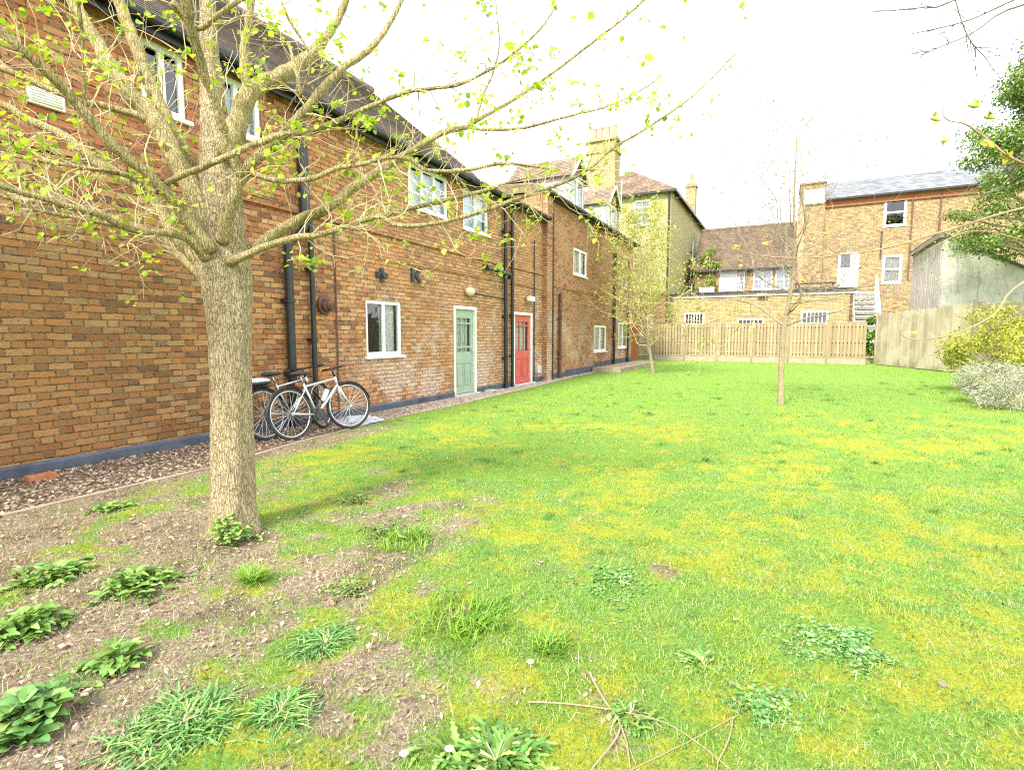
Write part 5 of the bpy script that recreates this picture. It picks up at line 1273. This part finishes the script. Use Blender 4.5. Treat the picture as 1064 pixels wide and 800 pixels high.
def bush(name, lab, cat, c, r, h, n, size, cols, mat='weed', aspect=.5, nb=26, stems=16, shell=.3):
    o = thing(name, lab, cat, tuple(c)); m = MB(); bl = []
    for k in range(nb):
        a = random.uniform(0, 6.28); q = math.sqrt(random.random()) * r; z = h * random.uniform(.15, 1) * (1 - .45 * (q / r) ** 2); s = random.uniform(.16, .3) * r
        bl.append(((c.x + q * math.cos(a), c.y + q * math.sin(a), z), (s * 1.1, s * 1.1, s)))
    for k in range(stems):
        b = random.choice(bl)[0]; m.tube([(c.x + random.uniform(-.15, .15) * r, c.y + random.uniform(-.15, .15) * r, -.02), ((c.x + b[0]) / 2 + random.uniform(-.1, .1), (c.y + b[1]) / 2, b[2] * .55), b], [.016, .011, .004], 5, False)
    m.build('stems', M['twig'], o); foliage(o, bl, n, size, cols, mat, aspect, 'leaves', shell); return o
c = P(1066, 380, 12.6); c = V3((c.x, c.y, 0))
bush('golden_shrub', 'bushy yellow green shrub against the fence at the right edge', 'shrub', c, 1.5, 2.35, 15000, .06, [(.42, .40, .05), (.55, .5, .09), (.3, .33, .04), (.2, .25, .04)], 'weed', .55, 46)
c = P(1058, 420, 10.4); c = V3((c.x, c.y, 0))
bush('grey_shrub', 'low silvery grey lavender shrub in front of the yellow shrub', 'shrub', c, 1.0, .95, 14000, .05, [(.42, .42, .36), (.55, .54, .46), (.3, .31, .22), (.38, .4, .26)], 'weed', .22, 34)
c = P(903, 350, 27.0); c = V3((c.x, c.y, 0))
bush('ivy_clump', 'green ivy clump where the board fence meets the right fence', 'ivy', c, .62, 2.55, 9000, .09, [(.07, .15, .02), (.12, .23, .03), (.18, .3, .05)], 'ever', .8, 22)
c = P(735, 300, 35.6); c = V3((c.x, c.y, ze + .09)); o = thing('terrace_climber', 'yellow green climber at the left corner of the tiled house above the flat roof', 'climber', tuple(c))
bl = [((c.x + random.uniform(-.5, .5), c.y + random.uniform(0, .8), c.z + random.uniform(.3, 3.1)), (.35, .35, .35)) for _ in range(14)]
m = MB(); m.tube([c, c + V3((.1, .2, 1.5)), c + V3((0, .3, 3))], [.04, .03, .01], 6); m.build('stem', M['twig'], o); foliage(o, bl, 3000, .1, [(.2, .26, .04), (.3, .35, .06), (.12, .2, .03)], 'weed', .7)

# bed edging stones on the right
for k, (a, b, w_, lab) in enumerate(((1005, 402, .5, 'pale flat edging stone farthest up the shrub bed'), (1016, 410, .55, 'pale flat edging stone between two others beside the grey shrub'), (1027, 419, .5, 'pale edging stone nearest the camera beside the grey shrub'))):
    p = Gd(a, b); m = MB(); m.box((p.x - w_ * .45, p.y - w_ * .35, -.03), (p.x + w_ * .45, p.y + w_ * .35, .1 + .02 * k)); 
    for i, v in enumerate(m.v): m.v[i] = (v[0] + random.uniform(-.06, .06), v[1] + random.uniform(-.06, .06), v[2] + random.uniform(-.015, .015))
    tag(m.build('edging_stone', M['stone'], None, bevel=.03, loc=(p.x, p.y, 0)), lab, 'stone', 'edging stones of the shrub bed')

# budding branches reaching in from a sapling outside the right edge
zr = 2.25; sb = P(1330, 300, 2.3); sb = V3((sb.x, sb.y, 0))
sp = thing('budding_sapling', 'brown twigs with swelling yellow green buds reaching in from the right edge', 'sapling', tuple(sb))
m = MB(); m.tube([sb, sb + V3((.02, .02, .9)), sb + V3((-.03, .03, 1.8)), sb + V3((0, .05, 3.0))], [.035, .028, .02, .006], 10, True, .08)
tr = lambda px, py: tuple(P(px, py, 2.3))
BR = [[(1325, 170, 9, 2.3), (1200, 190, 7, 2.3), (1064, 216, 4.4, zr), (990, 238, 4, zr), (920, 258, 3.2, zr), (873, 265, 2.8, zr), (838, 268, 2.4, zr), (800, 267, 2.2, zr + .02), (775, 263, 1.8, zr + .04), (760, 257, 1.5, zr + .04)],
      [(1325, 230, 9, 2.3), (1180, 240, 7, 2.2), (1064, 293, 5, 2.1), (1035, 325, 4, 2.08), (1005, 342, 3, 2.05), (975, 351, 2.4, 2.05), (945, 352, 2.2, 2.05), (936, 346, 1.8, 2.05)],
      [(1325, 215, 8, 2.3), (1180, 205, 6, 2.15), (1064, 170, 5, 2.0), (1030, 148, 4, 2.0), (1005, 130, 3.2, 2.0), (988, 126, 2.6, 2.0), (980, 120, 2.2, 2.0), (980, 108, 1.8, 2.0)],
      [(1000, 129, 2.6, 2.0), (1012, 112, 2.2, 2.0)], [(873, 265, 2.2, zr), (862, 258, 2, zr), (858, 246, 1.6, zr)], [(800, 267, 1.8, zr), (797, 256, 1.6, zr), (803, 250, 1.4, zr)], [(840, 268, 1.8, zr), (828, 282, 1.6, zr), (818, 293, 1.5, zr)],
      [(1064, 250, 3, 2.2), (1010, 240, 2.2, 2.2), (960, 262, 1.5, 2.25)]]
for b in BR: limb_tube(m, [(p_, q_, w_ * .72, z_) for (p_, q_, w_, z_) in b], 7, .08)
m.build('branches', M['twig_brown'], sp, True)
lp, ln, ls = [], [], []
buds = [(1046, 163, 2.0, .05), (1026, 150, 2.0, .045), (1028, 122, 2.0, .045), (972, 124, 2.0, .04), (982, 146, 2., .035), (1012, 110, 2., .045), (858, 243, zr, .025), (905, 263, zr, .02), (943, 252, zr, .022), (795, 254, zr, .03), (765, 256, zr, .022), (835, 292, zr, .03), (770, 276, zr, .02), (950, 346, 2.05, .032), (996, 349, 2.05, .02), (1035, 328, 2.1, .02)]
budm = simple('yellow_green_bud', (.45, .43, .1), .5, .2, 30, .1)
for (a, b, z, s) in buds:
    bm_ = MB()
    p = P(a, b, z); dr = (RT * random.uniform(-1, -.4) + V3((0, 0, random.uniform(-.1, .5)))).normalized()
    rot = dr.to_track_quat('Z', 'Y').to_matrix(); bm_.ell(p, (s * .2, s * .2, s * .5), 8, 6, .1, rot); bm_.build('bud', budm, sp, True)
    for _ in range(4): lp.append(p + rvec() * .004); ln.append(rvec() + V3((0, -.6, .3))); ls.append(s * random.uniform(.45, .75))
leaves_np('leaves', lp, ln, ls, palette(len(lp), [(.4, .42, .06), (.5, .48, .12), (.3, .36, .05)], .15), M['leaf'], sp, .6, .3)

# bare tree whose upper twigs hang in at the top right
bb = P(1420, 300, 9.); bb = V3((bb.x, bb.y, 0)); ba = thing('bare_tree', 'thin leafless twigs of a bare tree hanging in at the top right corner', 'tree', tuple(bb))
m = MB(); m.tube([bb, bb + V3((0, .1, 3)), bb + V3((-.1, 0, 6)), bb + V3((0, 0, 9.5))], [.22, .18, .12, .03], 12, True, .08); tw = MB(); tips = []
for pth in ([(1400, 40, 14, 9), (1220, -20, 7, 8.8), (1064, 5, 3.2, 8.6), (1010, 35, 2, 8.5), (975, 50, 1.5, 8.5), (958, 57, 1.1, 8.5)], [(1400, -60, 14, 9), (1200, -60, 7, 8.8), (1064, -4, 3, 8.6), (1005, 22, 2, 8.6), (945, 36, 1.2, 8.6)], [(1400, -120, 12, 9), (1200, -100, 6, 8.8), (1000, -3, 2.4, 8.7), (960, 8, 1.6, 8.7), (902, 13, 1.1, 8.7)], [(990, -10, 1.8, 8.7), (1000, 25, 1.6, 8.7), (1010, 45, 1.4, 8.7), (1026, 62, 1.1, 8.7)]):
    pts, rad = limb_tube(m, pth, 6, .05)
    for _ in range(9):
        i = random.randint(int(len(pts) * .35), len(pts) - 2); grow(tw, pts[i], (pts[i + 1] - pts[i]).normalized() + rvec() * .5, random.uniform(.3, .9), .007, 1, tips, -.1, .3, (1, 2), 4, .6, .004)
m.build('trunk', M['twig_dark'], ba); tw.build('crown', M['twig_dark'], ba)

# ------------------------------------------------------------------ bicycles
def bicycle(lab, A, B, lean, frame_mat, kind):
    A, B = V3(A), V3(B); A.z = B.z = .008
    o = thing('bicycle', lab, 'bicycle', tuple(A), 'bicycles parked against the brick wall')
    f = (B - A).normalized(); left = V3((-f.y, f.x, 0)); upv = (V3((0, 0, 1)) * math.cos(lean) + left * math.sin(lean)); lat = f.cross(upv)
    T = lambda x, z, y=0.: A + f * x + upv * z + lat * y
    wb = 1.03; r = .335; steer = -.28 if kind == 0 else .3
    def wheel(cx, ax):
        c = T(cx, r + .018); m = MB(); m.ring(c, ax, r, .02, 40, 8); w = m.build('wheel', M['tyre'], o, True)
        m = MB(); m.ring(c, ax, r - .028, .012, 40, 6); m.build('rim', M['alloy'], w, True)
        m = MB(); axn = V3(ax).normalized(); e1 = axn.orthogonal().normalized(); e2 = axn.cross(e1)
        for k in range(28):
            a = 2 * math.pi * k / 28; d = e1 * math.cos(a) + e2 * math.sin(a); m.tube([c + axn * (.03 if k % 2 else -.03), c + d * (r - .03)], .0022, 4, False)
        m.tube([c - axn * .05, c + axn * .05], .024, 10); m.build('spokes', M['alloy'], w)
        return w
    sa = (lat * math.cos(steer) + f * math.sin(steer)); wheel(0, lat); wheel(wb, sa)
    hub, bbk, seat_t, head_t, head_b = T(0, r + .018), T(.43, .29), T(.27, .74), T(.83, .80), T(.86, .68)
    m = MB(); tr_ = .017
    m.tube([seat_t, bbk], tr_, 10); m.tube([T(.285, .70), T(.835, .775)], tr_ * .95, 10); m.tube([bbk, head_b], tr_ * 1.25, 10); m.tube([head_t, head_b], tr_ * 1.3, 10)
    for s in (-1, 1): m.tube([hub + lat * .06 * s, T(.29, .68, .015 * s)], .009, 8); m.tube([hub + lat * .06 * s, bbk + lat * .03 * s], .011, 8)
    m.build('frame', M[frame_mat], o, True)
    m = MB(); fh = T(wb, r + .018)
    m.tube([head_t, head_b, head_b - (head_t - head_b) * .3], .016, 8)
    for s in (-1, 1): m.tube([head_b - (head_t - head_b) * .25 + sa * .03 * s, T(.93, .5) + sa * .055 * s, fh + sa * .055 * s], [.017, .016, .01], 8)
    m.build('fork', M[frame_mat] if kind == 0 else M['black_plastic'], o, True)
    m = MB(); st_ = T(.80, .93); m.tube([head_t, st_, st_ + f * .07], .014, 8); hbc = st_ + f * .07; m.tube([hbc - sa * .3 + f * -.05, hbc - sa * .1, hbc + sa * .1, hbc + sa * .3 - f * .05], .012, 8)
    hb = m.build('handlebar', M['black_plastic'], o, True)
    for s in (-1, 1): m = MB(); m.tube([hbc + sa * .22 * s - f * .035, hbc + sa * .32 * s - f * .055], .018, 8); m.tube([hbc + sa * .2 * s, hbc + sa * .27 * s + f * .06], .006, 6); m.build('grip', M['tyre'], hb, True)
    m = MB(); m.tube([seat_t, T(.23, .86)], .013, 8); m.build('seat_post', M['alloy'], o, True)
    m = MB(); rot = Matrix((f, lat, upv)).transposed(); m.ell(T(.17, .885), (.1, .075, .035), 14, 8, 0, rot); m.ell(T(.29, .885), (.12, .028, .025), 12, 8, 0, rot)
    m.build('saddle', M['black_plastic'], o, True)
    m = MB(); m.ring(bbk + lat * .05, lat, .085, .008, 24, 6); m.tube([bbk + lat * .04, bbk + lat * .06], .07, 20); m.tube([bbk + lat * .06, T(.43 + .09, .29 - .145, .075)], .011, 6); m.tube([bbk - lat * .06, T(.43 - .09, .29 + .145, -.075)], .011, 6)
    m.ring(hub + lat * .05, lat, .045, .008, 18, 6); m.tube([hub + lat * .05 + upv * .045, bbk + lat * .05 + upv * .085], .005, 5, False); m.tube([hub + lat * .05 - upv * .045, bbk + lat * .05 - upv * .085], .005, 5, False)
    m.build('chainset', M['dark_iron'], o)
    for (x, z, y) in ((.52, .145, .11), (.34, .435, -.11)): m = MB(); c = T(x, z, y); m.tube([c - f * .045, c + f * .045], .02, 6); m.build('pedal', M['black_plastic'], o)
    # mudguards
    def guard(cx, a0, a1, mt, ax):
        m = MB(); c = T(cx, r + .018); n = 16; b = len(m.v); fx = ax.cross(upv) * -1
        if fx.dot(f) < 0: fx = -fx
        for k in range(n + 1):
            a = a0 + (a1 - a0) * k / n; d = fx * math.cos(a) + upv * math.sin(a)
            for (yy, rr) in ((-.027, r + .024), (0, r + .038), (.027, r + .024)): m.v.append(tuple(c + d * rr + ax * yy))
        for k in range(n):
            for j in range(2): m.f.append((b + k * 3 + j, b + k * 3 + j + 1, b + k * 3 + 4 + j, b + k * 3 + 3 + j))
        m.build('mudguard', M[mt], o)
    guard(0, R(25), R(190), 'black_plastic', lat); guard(wb, R(10), R(150), 'black_plastic', sa)
    if kind == 1:
        m = MB(); rk = T(-.1, .73)
        for s in (-1, 1): m.tube([T(-.3, .72, .05 * s), T(.24, .72, .05 * s)], .006, 6); m.tube([T(-.22, .72, .06 * s), hub + lat * .07 * s], .005, 6)
        for k in range(4): m.tube([T(-.28 + .15 * k, .72, -.05), T(-.28 + .15 * k, .72, .05)], .005, 6)
        m.build('rack', M['black_plastic'], o)
        m = MB(); m.ell(T(-.05, .80), (.23, .1, .045), 18, 10, .03, rot); cvr = m.build('covered_seat_pad', M['grey_cover'], o, True)
        m = MB(); m.ell(T(-.05, .765), (.24, .105, .035), 16, 8, 0, rot); m.build('pad_base', M['black_plastic'], cvr, True)
        m = MB(); m.ell(T(-.3, .70), (.025, .05, .03), 10, 8, 0, rot); m.build('rear_light', M['red_lens'], o, True)
    else:
        m = MB(); m.ell(T(.16, .74), (.02, .03, .03), 10, 8, 0, rot); m.build('rear_light', M['red_lens'], o, True)
        m = MB(); m.tube([T(.56, .47), T(.66, .62)], .036, 12); m.build('bottle', M['grey_cover'], o, True)
    return o
a, b = Gd(306, 458), Gd(365, 446)
bicycle('silver framed bicycle parked in front of the other one against the brick wall', (a.x, a.y, 0), (b.x, b.y, 0), R(9), 'silver', 0)
a, b = Gd(281, 458), Gd(352, 447.5)
bicycle('dark bicycle with pale covered rear seat pad, parked closer to the wall', (a.x - .02, a.y, 0), (b.x - .33, b.y, 0), R(11), 'alloy', 1)
# crumpled sheet beside the front wheel
p = Gd(383, 441); m = MB(); n = 12; b = len(m.v)
for i in range(n + 1):
    for j in range(n + 1):
        u, v = i / n - .5, j / n - .5; e = max(0, 1 - (2 * max(abs(u), abs(v))) ** 4)
        m.v.append((p.x - .25 + u * .45 + .05 * random.random(), p.y + v * .75 + .05 * random.random(), .015 + e * (.05 + .07 * random.random())))
for i in range(n):
    for j in range(n): m.f.append((b + i * (n + 1) + j, b + (i + 1) * (n + 1) + j, b + (i + 1) * (n + 1) + j + 1, b + i * (n + 1) + j + 1))
tag(m.build('ground_sheet', M['sheet_grey'], None, loc=(p.x, p.y, 0)), 'crumpled pale grey sheet lying on the gravel by the bicycle wheel', 'sheet')

# loose brick on the litter strip
p = Gd(48, 501); m = MB(); c_ = V3((p.x - .1, p.y, 0)); m.box((c_.x - .055, c_.y - .11, .0), (c_.x + .055, c_.y + .11, .07)); tag(m.build('loose_brick', M['red_brick_piece'], None, bevel=.008, loc=tuple(c_)), 'single orange brick lying at the foot of the wall', 'brick')
for (a, b, w_, d_, lab) in ((512, 407, .5, .3, 'broken paving slab lying right of the green door step'), (585, 386, .5, .3, 'small timber offcut lying near the far drainpipes')):
    p = Gd(a, b); m = MB(); m.box((p.x - w_ / 2 - .15, p.y - d_ / 2, 0), (p.x + w_ / 2 - .15, p.y + d_ / 2, .05))
    for i, v in enumerate(m.v): m.v[i] = (v[0] + random.uniform(-.07, .07), v[1] + random.uniform(-.07, .07), v[2])
    tag(m.build('paving_slab' if 'slab' in lab else 'timber_offcut', M['stone'] if 'slab' in lab else M['sleeper'], None, bevel=.008, loc=(p.x, p.y, 0)), lab, 'slab' if 'slab' in lab else 'timber')
# timber step in front of the far windows
a, b = Gd(606, 387), Gd(652, 378.5)
ts_ = thing('timber_step', 'low wide timber step below the two far ground floor windows', 'step', (WX + .6, (a.y + b.y) / 2, 0))
m = MB()
for k in range(5): m.box((WX + .06 + .22 * k, a.y + .5, .12), (WX + .26 + .22 * k, b.y, .17))
m.build('deck_board', M['sleeper'], ts_); m = MB(); m.box((WX + .06, a.y + .46, 0), (WX + 1.14, a.y + .495, .165)); m.box((WX + 1.142, a.y + .46, 0), (WX + 1.18, b.y, .165)); m.build('riser', M['sleeper'], ts_)

# ------------------------------------------------------------------ weeds
LF = {'broad': dict(cols=[(.14, .27, .06), (.2, .34, .09), (.1, .21, .045)], asp=.5), 'dark': dict(cols=[(.07, .17, .045), (.1, .22, .06), (.14, .27, .08)], asp=.6),
      'round': dict(cols=[(.24, .38, .11), (.32, .46, .15), (.19, .33, .08)], asp=.85), 'feather': dict(cols=[(.07, .18, .045), (.11, .24, .07), (.15, .29, .09), (.22, .34, .1)], asp=.16), 'clover': dict(cols=[(.11, .26, .06), (.16, .33, .1), (.08, .2, .05), (.2, .36, .12)], asp=1.0),
      'tuft': dict(cols=[(.12, .27, .02), (.18, .34, .03), (.09, .2, .02)], asp=.05), 'dand': dict(cols=[(.08, .2, .035), (.13, .27, .055), (.19, .33, .09), (.06, .14, .03)], asp=.26), 'dull': dict(cols=[(.13, .2, .06), (.18, .27, .08), (.1, .16, .04)], asp=.4)}
def strap(mb, p, az, L, W, lift, col, curl=1.0, seg=5, fold=.25, lobes=False, cup=0):
    d = V3((math.cos(az), math.sin(az), 0)); s = V3((-d.y, d.x, 0)); base = len(mb.v)
    for i in range(seg + 1):
        t = i / seg; h = math.sin(lift) * L * t - curl * L * t * t * .55; fwd = L * t * math.cos(lift * (1 - .4 * t))
        c = p + d * fwd + V3((0, 0, max(h, .004 - (p.z - gz(p.x, p.y)))))
        w = W * .5 * math.sin(math.pi * (min(.97, .06 + .9 * t ** .8))) ** .7 * (1 if not (lobes and i % 2) else .45) * random.uniform(.82, 1.15)
        mb.v += [tuple(c + s * w + V3((0, 0, fold * w))), tuple(c), tuple(c - s * w + V3((0, 0, fold * w)))]
        f = .8 + .4 * t; mb.c += [tuple(q * f for q in col), tuple(q * f * 1.15 for q in col), tuple(q * f for q in col)]
    for i in range(seg):
        for j in (0, 1): a = base + i * 3 + j; mb.f.append((a, a + 1, a + 4, a + 3))
def weed(name, lab, cat, px, py, kind, rad, h, n, group=None):
    p = Gd(px, py); p.z = gz(p.x, p.y); m = MB(); L_ = LF[kind]
    for _ in range(int(n * {'feather': 6, 'dand': 2.0, 'dull': 2.2, 'clover': 4, 'broad': 2.1, 'dark': 1.4}.get(kind, 1))):
        col = random.choice(L_['cols']); f = random.uniform(.6, 1.45); yl = random.random() ** 3 * (.15 if kind in ('feather', 'clover') else .5); col = (col[0] * f + yl * .16, col[1] * f + yl * .1, col[2] * f); az = random.uniform(0, 6.283); q = rad * (.75 + .5 * math.sin(az * 3 + px) * math.sin(az * 2 + py)) * random.random() ** .7 * (1.45 if random.random() < .12 else 1); b = p + V3((math.cos(az) * q, math.sin(az) * q, 0)); b.z = gz(b.x, b.y)
        if kind in ('round', 'broad', 'dark', 'dull', 'clover'):
            ll = random.uniform(.3, 1.25) * {'round': .05, 'broad': .066, 'dark': .07, 'dull': .034, 'clover': .017}[kind] ; b.z += h * random.random() * max(0, 1 - .7 * (q / rad))
            strap(m, b, az + random.uniform(-1.7, 1.7), ll, ll * L_['asp'] * 1.2, random.uniform(.1, 1.0), col, random.uniform(.4, 1.1), 6, random.uniform(.1, .5))
        elif kind == 'feather':
            ll = random.uniform(.04, .12); strap(m, b, az + random.uniform(-1.9, 1.9), ll, .011, random.uniform(.15, .9), col, .8, 11, .2, True)
        elif kind == 'dand':
            ll = random.uniform(.05, .12) * (.62 if rad < .1 else .85); strap(m, b, az + random.uniform(-1.4, 1.4), ll, ll * .3, random.uniform(.25, 1.1), col, .8, 7, .3, True)
        else:
            ll = h * random.uniform(.6, 1.3); strap(m, b, random.uniform(0, 6.28), ll, .005, random.uniform(.7, 1.5), col, random.uniform(.2, .9), 4, .2)
    o = thing(name, lab, cat, tuple(p), group); m.build('leaves', M['weed'], o)
    s = MB()
    for k in range(4): az = random.uniform(0, 6.28); s.tube([p, p + V3((math.cos(az) * .02, math.sin(az) * .02, h * .3)), p + V3((math.cos(az) * rad * .3, math.sin(az) * rad * .3, h * .6))], .0025, 5, False)
    s.c = []; s.build('stem', M['twig'], o); return o
WD = [
 ('leafy_weed', 'pale round leaved weed growing at the foot of the tree trunk', 'weed', 238, 560, 'round', .17, .2, 200),
 ('leafy_weed', 'low spreading broad leaved weed below the edging, left of the pale clump by the tree', 'weed', 60, 598, 'broad', .2, .06, 110),
 ('leafy_weed', 'bright broad leaved weed on bare soil between the tree and the left edge', 'weed', 140, 612, 'broad', .18, .09, 130),
 ('leafy_weed', 'large broad leaved weed at the left edge above the dark green one', 'weed', 28, 660, 'broad', .17, .11, 150),
 ('leafy_weed', 'small pale broad leaved weed standing alone right of the left edge weeds', 'weed', 125, 688, 'broad', .1, .07, 55),
 ('leafy_weed', 'dark green lobed weed in the bottom left corner', 'weed', 25, 752, 'dark', .16, .12, 210),
 ('yarrow_plant', 'large feathery dark green yarrow patch on the soil at lower left', 'weed', 190, 748, 'feather', .2, .05, 150),
 ('yarrow_plant', 'smaller feathery yarrow right of the larger one', 'weed', 292, 738, 'feather', .09, .03, 45),
 ('grass_tuft', 'bright green grass tuft on bare soil below the tree base', 'grass tuft', 263, 605, 'tuft', .08, .1, 260),
 ('grass_tuft', 'long bright green grass clump right of the tree', 'grass tuft', 425, 562, 'tuft', .26, .08, 700),
 ('grass_tuft', 'light green grass clump in the middle of the thin lawn', 'grass tuft', 490, 650, 'tuft', .28, .07, 900),
 ('grass_tuft', 'dark green grass tuft right of the light green clump', 'grass tuft', 572, 672, 'tuft', .09, .08, 260),
 ('low_weed', 'dull green weed right of the bright soil tuft', 'weed', 365, 613, 'dull', .14, .04, 110),
 ('low_weed', 'dense feathery dull green weed below the other dull weed', 'weed', 338, 668, 'feather', .1, .04, 80),
 ('low_weed', 'small dark weed on the shaded soil right of the trunk', 'weed', 368, 522, 'dull', .2, .05, 120),
 ('low_weed', 'small leafy weed beside the edging above the soil', 'weed', 113, 530, 'broad', .12, .04, 45),
 ('low_weed', 'weed with short leaves near the tree, left of the long grass clump', 'weed', 400, 553, 'dull', .2, .05, 130),
 ('dandelion_plant', 'large dandelion leaf patch at the bottom edge of the photo', 'dandelion', 515, 790, 'dand', .17, .06, 230),
 ('dandelion_plant', 'dandelion rosette beside the forked dry stick', 'dandelion', 655, 742, 'dand', .08, .04, 45),
 ('dandelion_plant', 'small pale dandelion rosette out on the mossy lawn', 'dandelion', 730, 690, 'dand', .07, .03, 36),
 ('clover_patch', 'dark clover patch on the right half of the lawn', 'clover', 880, 676, 'clover', .24, .02, 210),
 ('clover_patch', 'green clover patch between the sticks and the right edge, lower lawn', 'clover', 790, 735, 'clover', .16, .02, 110),
 ('clover_patch', 'bluish green flat weed patch in mid lawn left of the slim bare tree', 'clover', 640, 607, 'clover', .25, .02, 140),
]
for w in WD: weed(*w)
# daisies
for (a, b, lab) in ((551, 698, 'white daisy below the dark grass tuft'), (467, 788, 'white daisy in the dandelion patch at the bottom edge'), (420, 794, 'white daisy left of the dandelion patch at the bottom edge')):
    p = Gd(a, b); p.z = gz(p.x, p.y); o = thing('daisy', lab, 'daisy', tuple(p), 'daisies in the lawn')
    m = MB(); n = 14; c = p + V3((0, 0, .035))
    for k in range(n):
        t = 2 * math.pi * k / n; d = V3((math.cos(t), math.sin(t), .12)); s = V3((-math.sin(t), math.cos(t), 0)); m.face([c + d * .003 - s * .0015, c + d * .012 - s * .0028, c + d * .0165, c + d * .012 + s * .0028, c + d * .003 + s * .0015])
    m.build('petals', M['petal'], o); m = MB(); m.ell(c + V3((0, 0, .001)), (.0048, .0048, .003), 10, 6); m.build('flower_eye', M['daisy_eye'], o)
    m = MB(); m.tube([p, c], .0014, 6); m.build('stem', M['twig'], o)
# dry sticks
for (pth, w0, lab) in (([(613, 702), (628, 730), (643, 752), (640, 772), (618, 800), (600, 822)], .0045, 'pale forked dry stick lying on the moss near the bottom edge'), ([(548, 733), (590, 736), (640, 742), (690, 752), (730, 778), (760, 800)], .0032, 'long thin dry stalk crossing the forked stick'), ([(745, 795), (757, 770), (762, 745)], .0028, 'short dry stalk right of the forked stick')):
    pts = []
    for (a, b) in pth: q = Gd(a, b); q.z = gz(q.x, q.y) + .014; pts.append(q)
    m = MB(); pts2, rad = crom(pts, [w0 * (1 - .1 * i) for i in range(len(pts))], 4); m.tube(pts2, rad, 7, True, .15)
    if 'forked' in lab: q = Gd(655, 800); q.z = gz(q.x, q.y) + .012; m.tube([pts[2], (pts[2] + q) / 2 + V3((.01, 0, .004)), q], [w0 * .7, w0 * .6, w0 * .4], 6, True, .15)
    tag(m.build('dry_stick', simple('dry_stick_bark', (.30, .22, .14), .8, .2, 20, .2), None, loc=tuple(pts[0])), lab, 'stick')

# ------------------------------------------------------------------ light and sky
SUN_EL, SUN_AZ = 43, 8          # sun behind the camera, a little to its left
travel = V3((math.sin(R(SUN_AZ)) * math.cos(R(SUN_EL)), math.cos(R(SUN_AZ)) * math.cos(R(SUN_EL)), -math.sin(R(SUN_EL))))
sl = bpy.data.lights.new('sun', 'SUN'); sl.energy = 2.6; sl.angle = R(12); sl.color = (1, .95, .86)
so = bpy.data.objects.new('sun', sl); COL.objects.link(so); so.rotation_euler = travel.to_track_quat('-Z', 'Y').to_euler(); so.location = (0, -20, 30)
w = bpy.data.worlds.new('World'); SC.world = w; w.use_nodes = True; nt = w.node_tree; nt.nodes.clear()
def wn(t): return nt.nodes.new(t)
sky = wn('ShaderNodeTexSky'); sky.sky_type = 'NISHITA'; sky.sun_disc = False; sky.sun_elevation = R(SUN_EL); sky.sun_rotation = R(180 + SUN_AZ); sky.dust_density = 4; sky.air_density = 1.2
tc = wn('ShaderNodeTexCoord'); nz = wn('ShaderNodeTexNoise'); nz.inputs['Scale'].default_value = 2.2; nz.inputs['Detail'].default_value = 6
nt.links.new(tc.outputs['Generated'], nz.inputs['Vector'])
mr = wn('ShaderNodeMapRange'); mr.inputs[1].default_value = .3; mr.inputs[2].default_value = .6; mr.inputs[3].default_value = .9; mr.inputs[4].default_value = 1.0
nt.links.new(nz.outputs[0], mr.inputs[0])
mx = wn('ShaderNodeMix'); mx.data_type = 'RGBA'; nt.links.new(mr.outputs[0], mx.inputs[0]); nt.links.new(sky.outputs[0], mx.inputs[6]); mx.inputs[7].default_value = (7.5, 7.8, 8.2, 1)
bg = wn('ShaderNodeBackground'); bg.inputs[1].default_value = .12; nt.links.new(mx.outputs[2], bg.inputs[0])
wo = wn('ShaderNodeOutputWorld'); nt.links.new(bg.outputs[0], wo.inputs[0])

cd = bpy.data.cameras.new('camera'); co = bpy.data.objects.new('camera', cd); COL.objects.link(co)
co.location = CAM; co.rotation_euler = (math.pi / 2 - PITCH, 0, TH)
cd.sensor_fit = 'HORIZONTAL'; cd.sensor_width = 36; cd.lens = FPX / 1064 * 36; cd.clip_end = 2000; cd.clip_start = .05
SC.camera = co
SC.view_settings.view_transform = 'Standard'; SC.view_settings.look = 'None'; SC.view_settings.gamma = 1; SC.view_settings.exposure = 1.7; SC.view_settings.use_curve_mapping = False
SC.render.engine = 'CYCLES'; SC.cycles.use_denoising = False; SC.cycles.filter_width = 1.15; SC.cycles.sample_clamp_indirect = 4; SC.cycles.max_bounces = 6; SC.cycles.transparent_max_bounces = 12
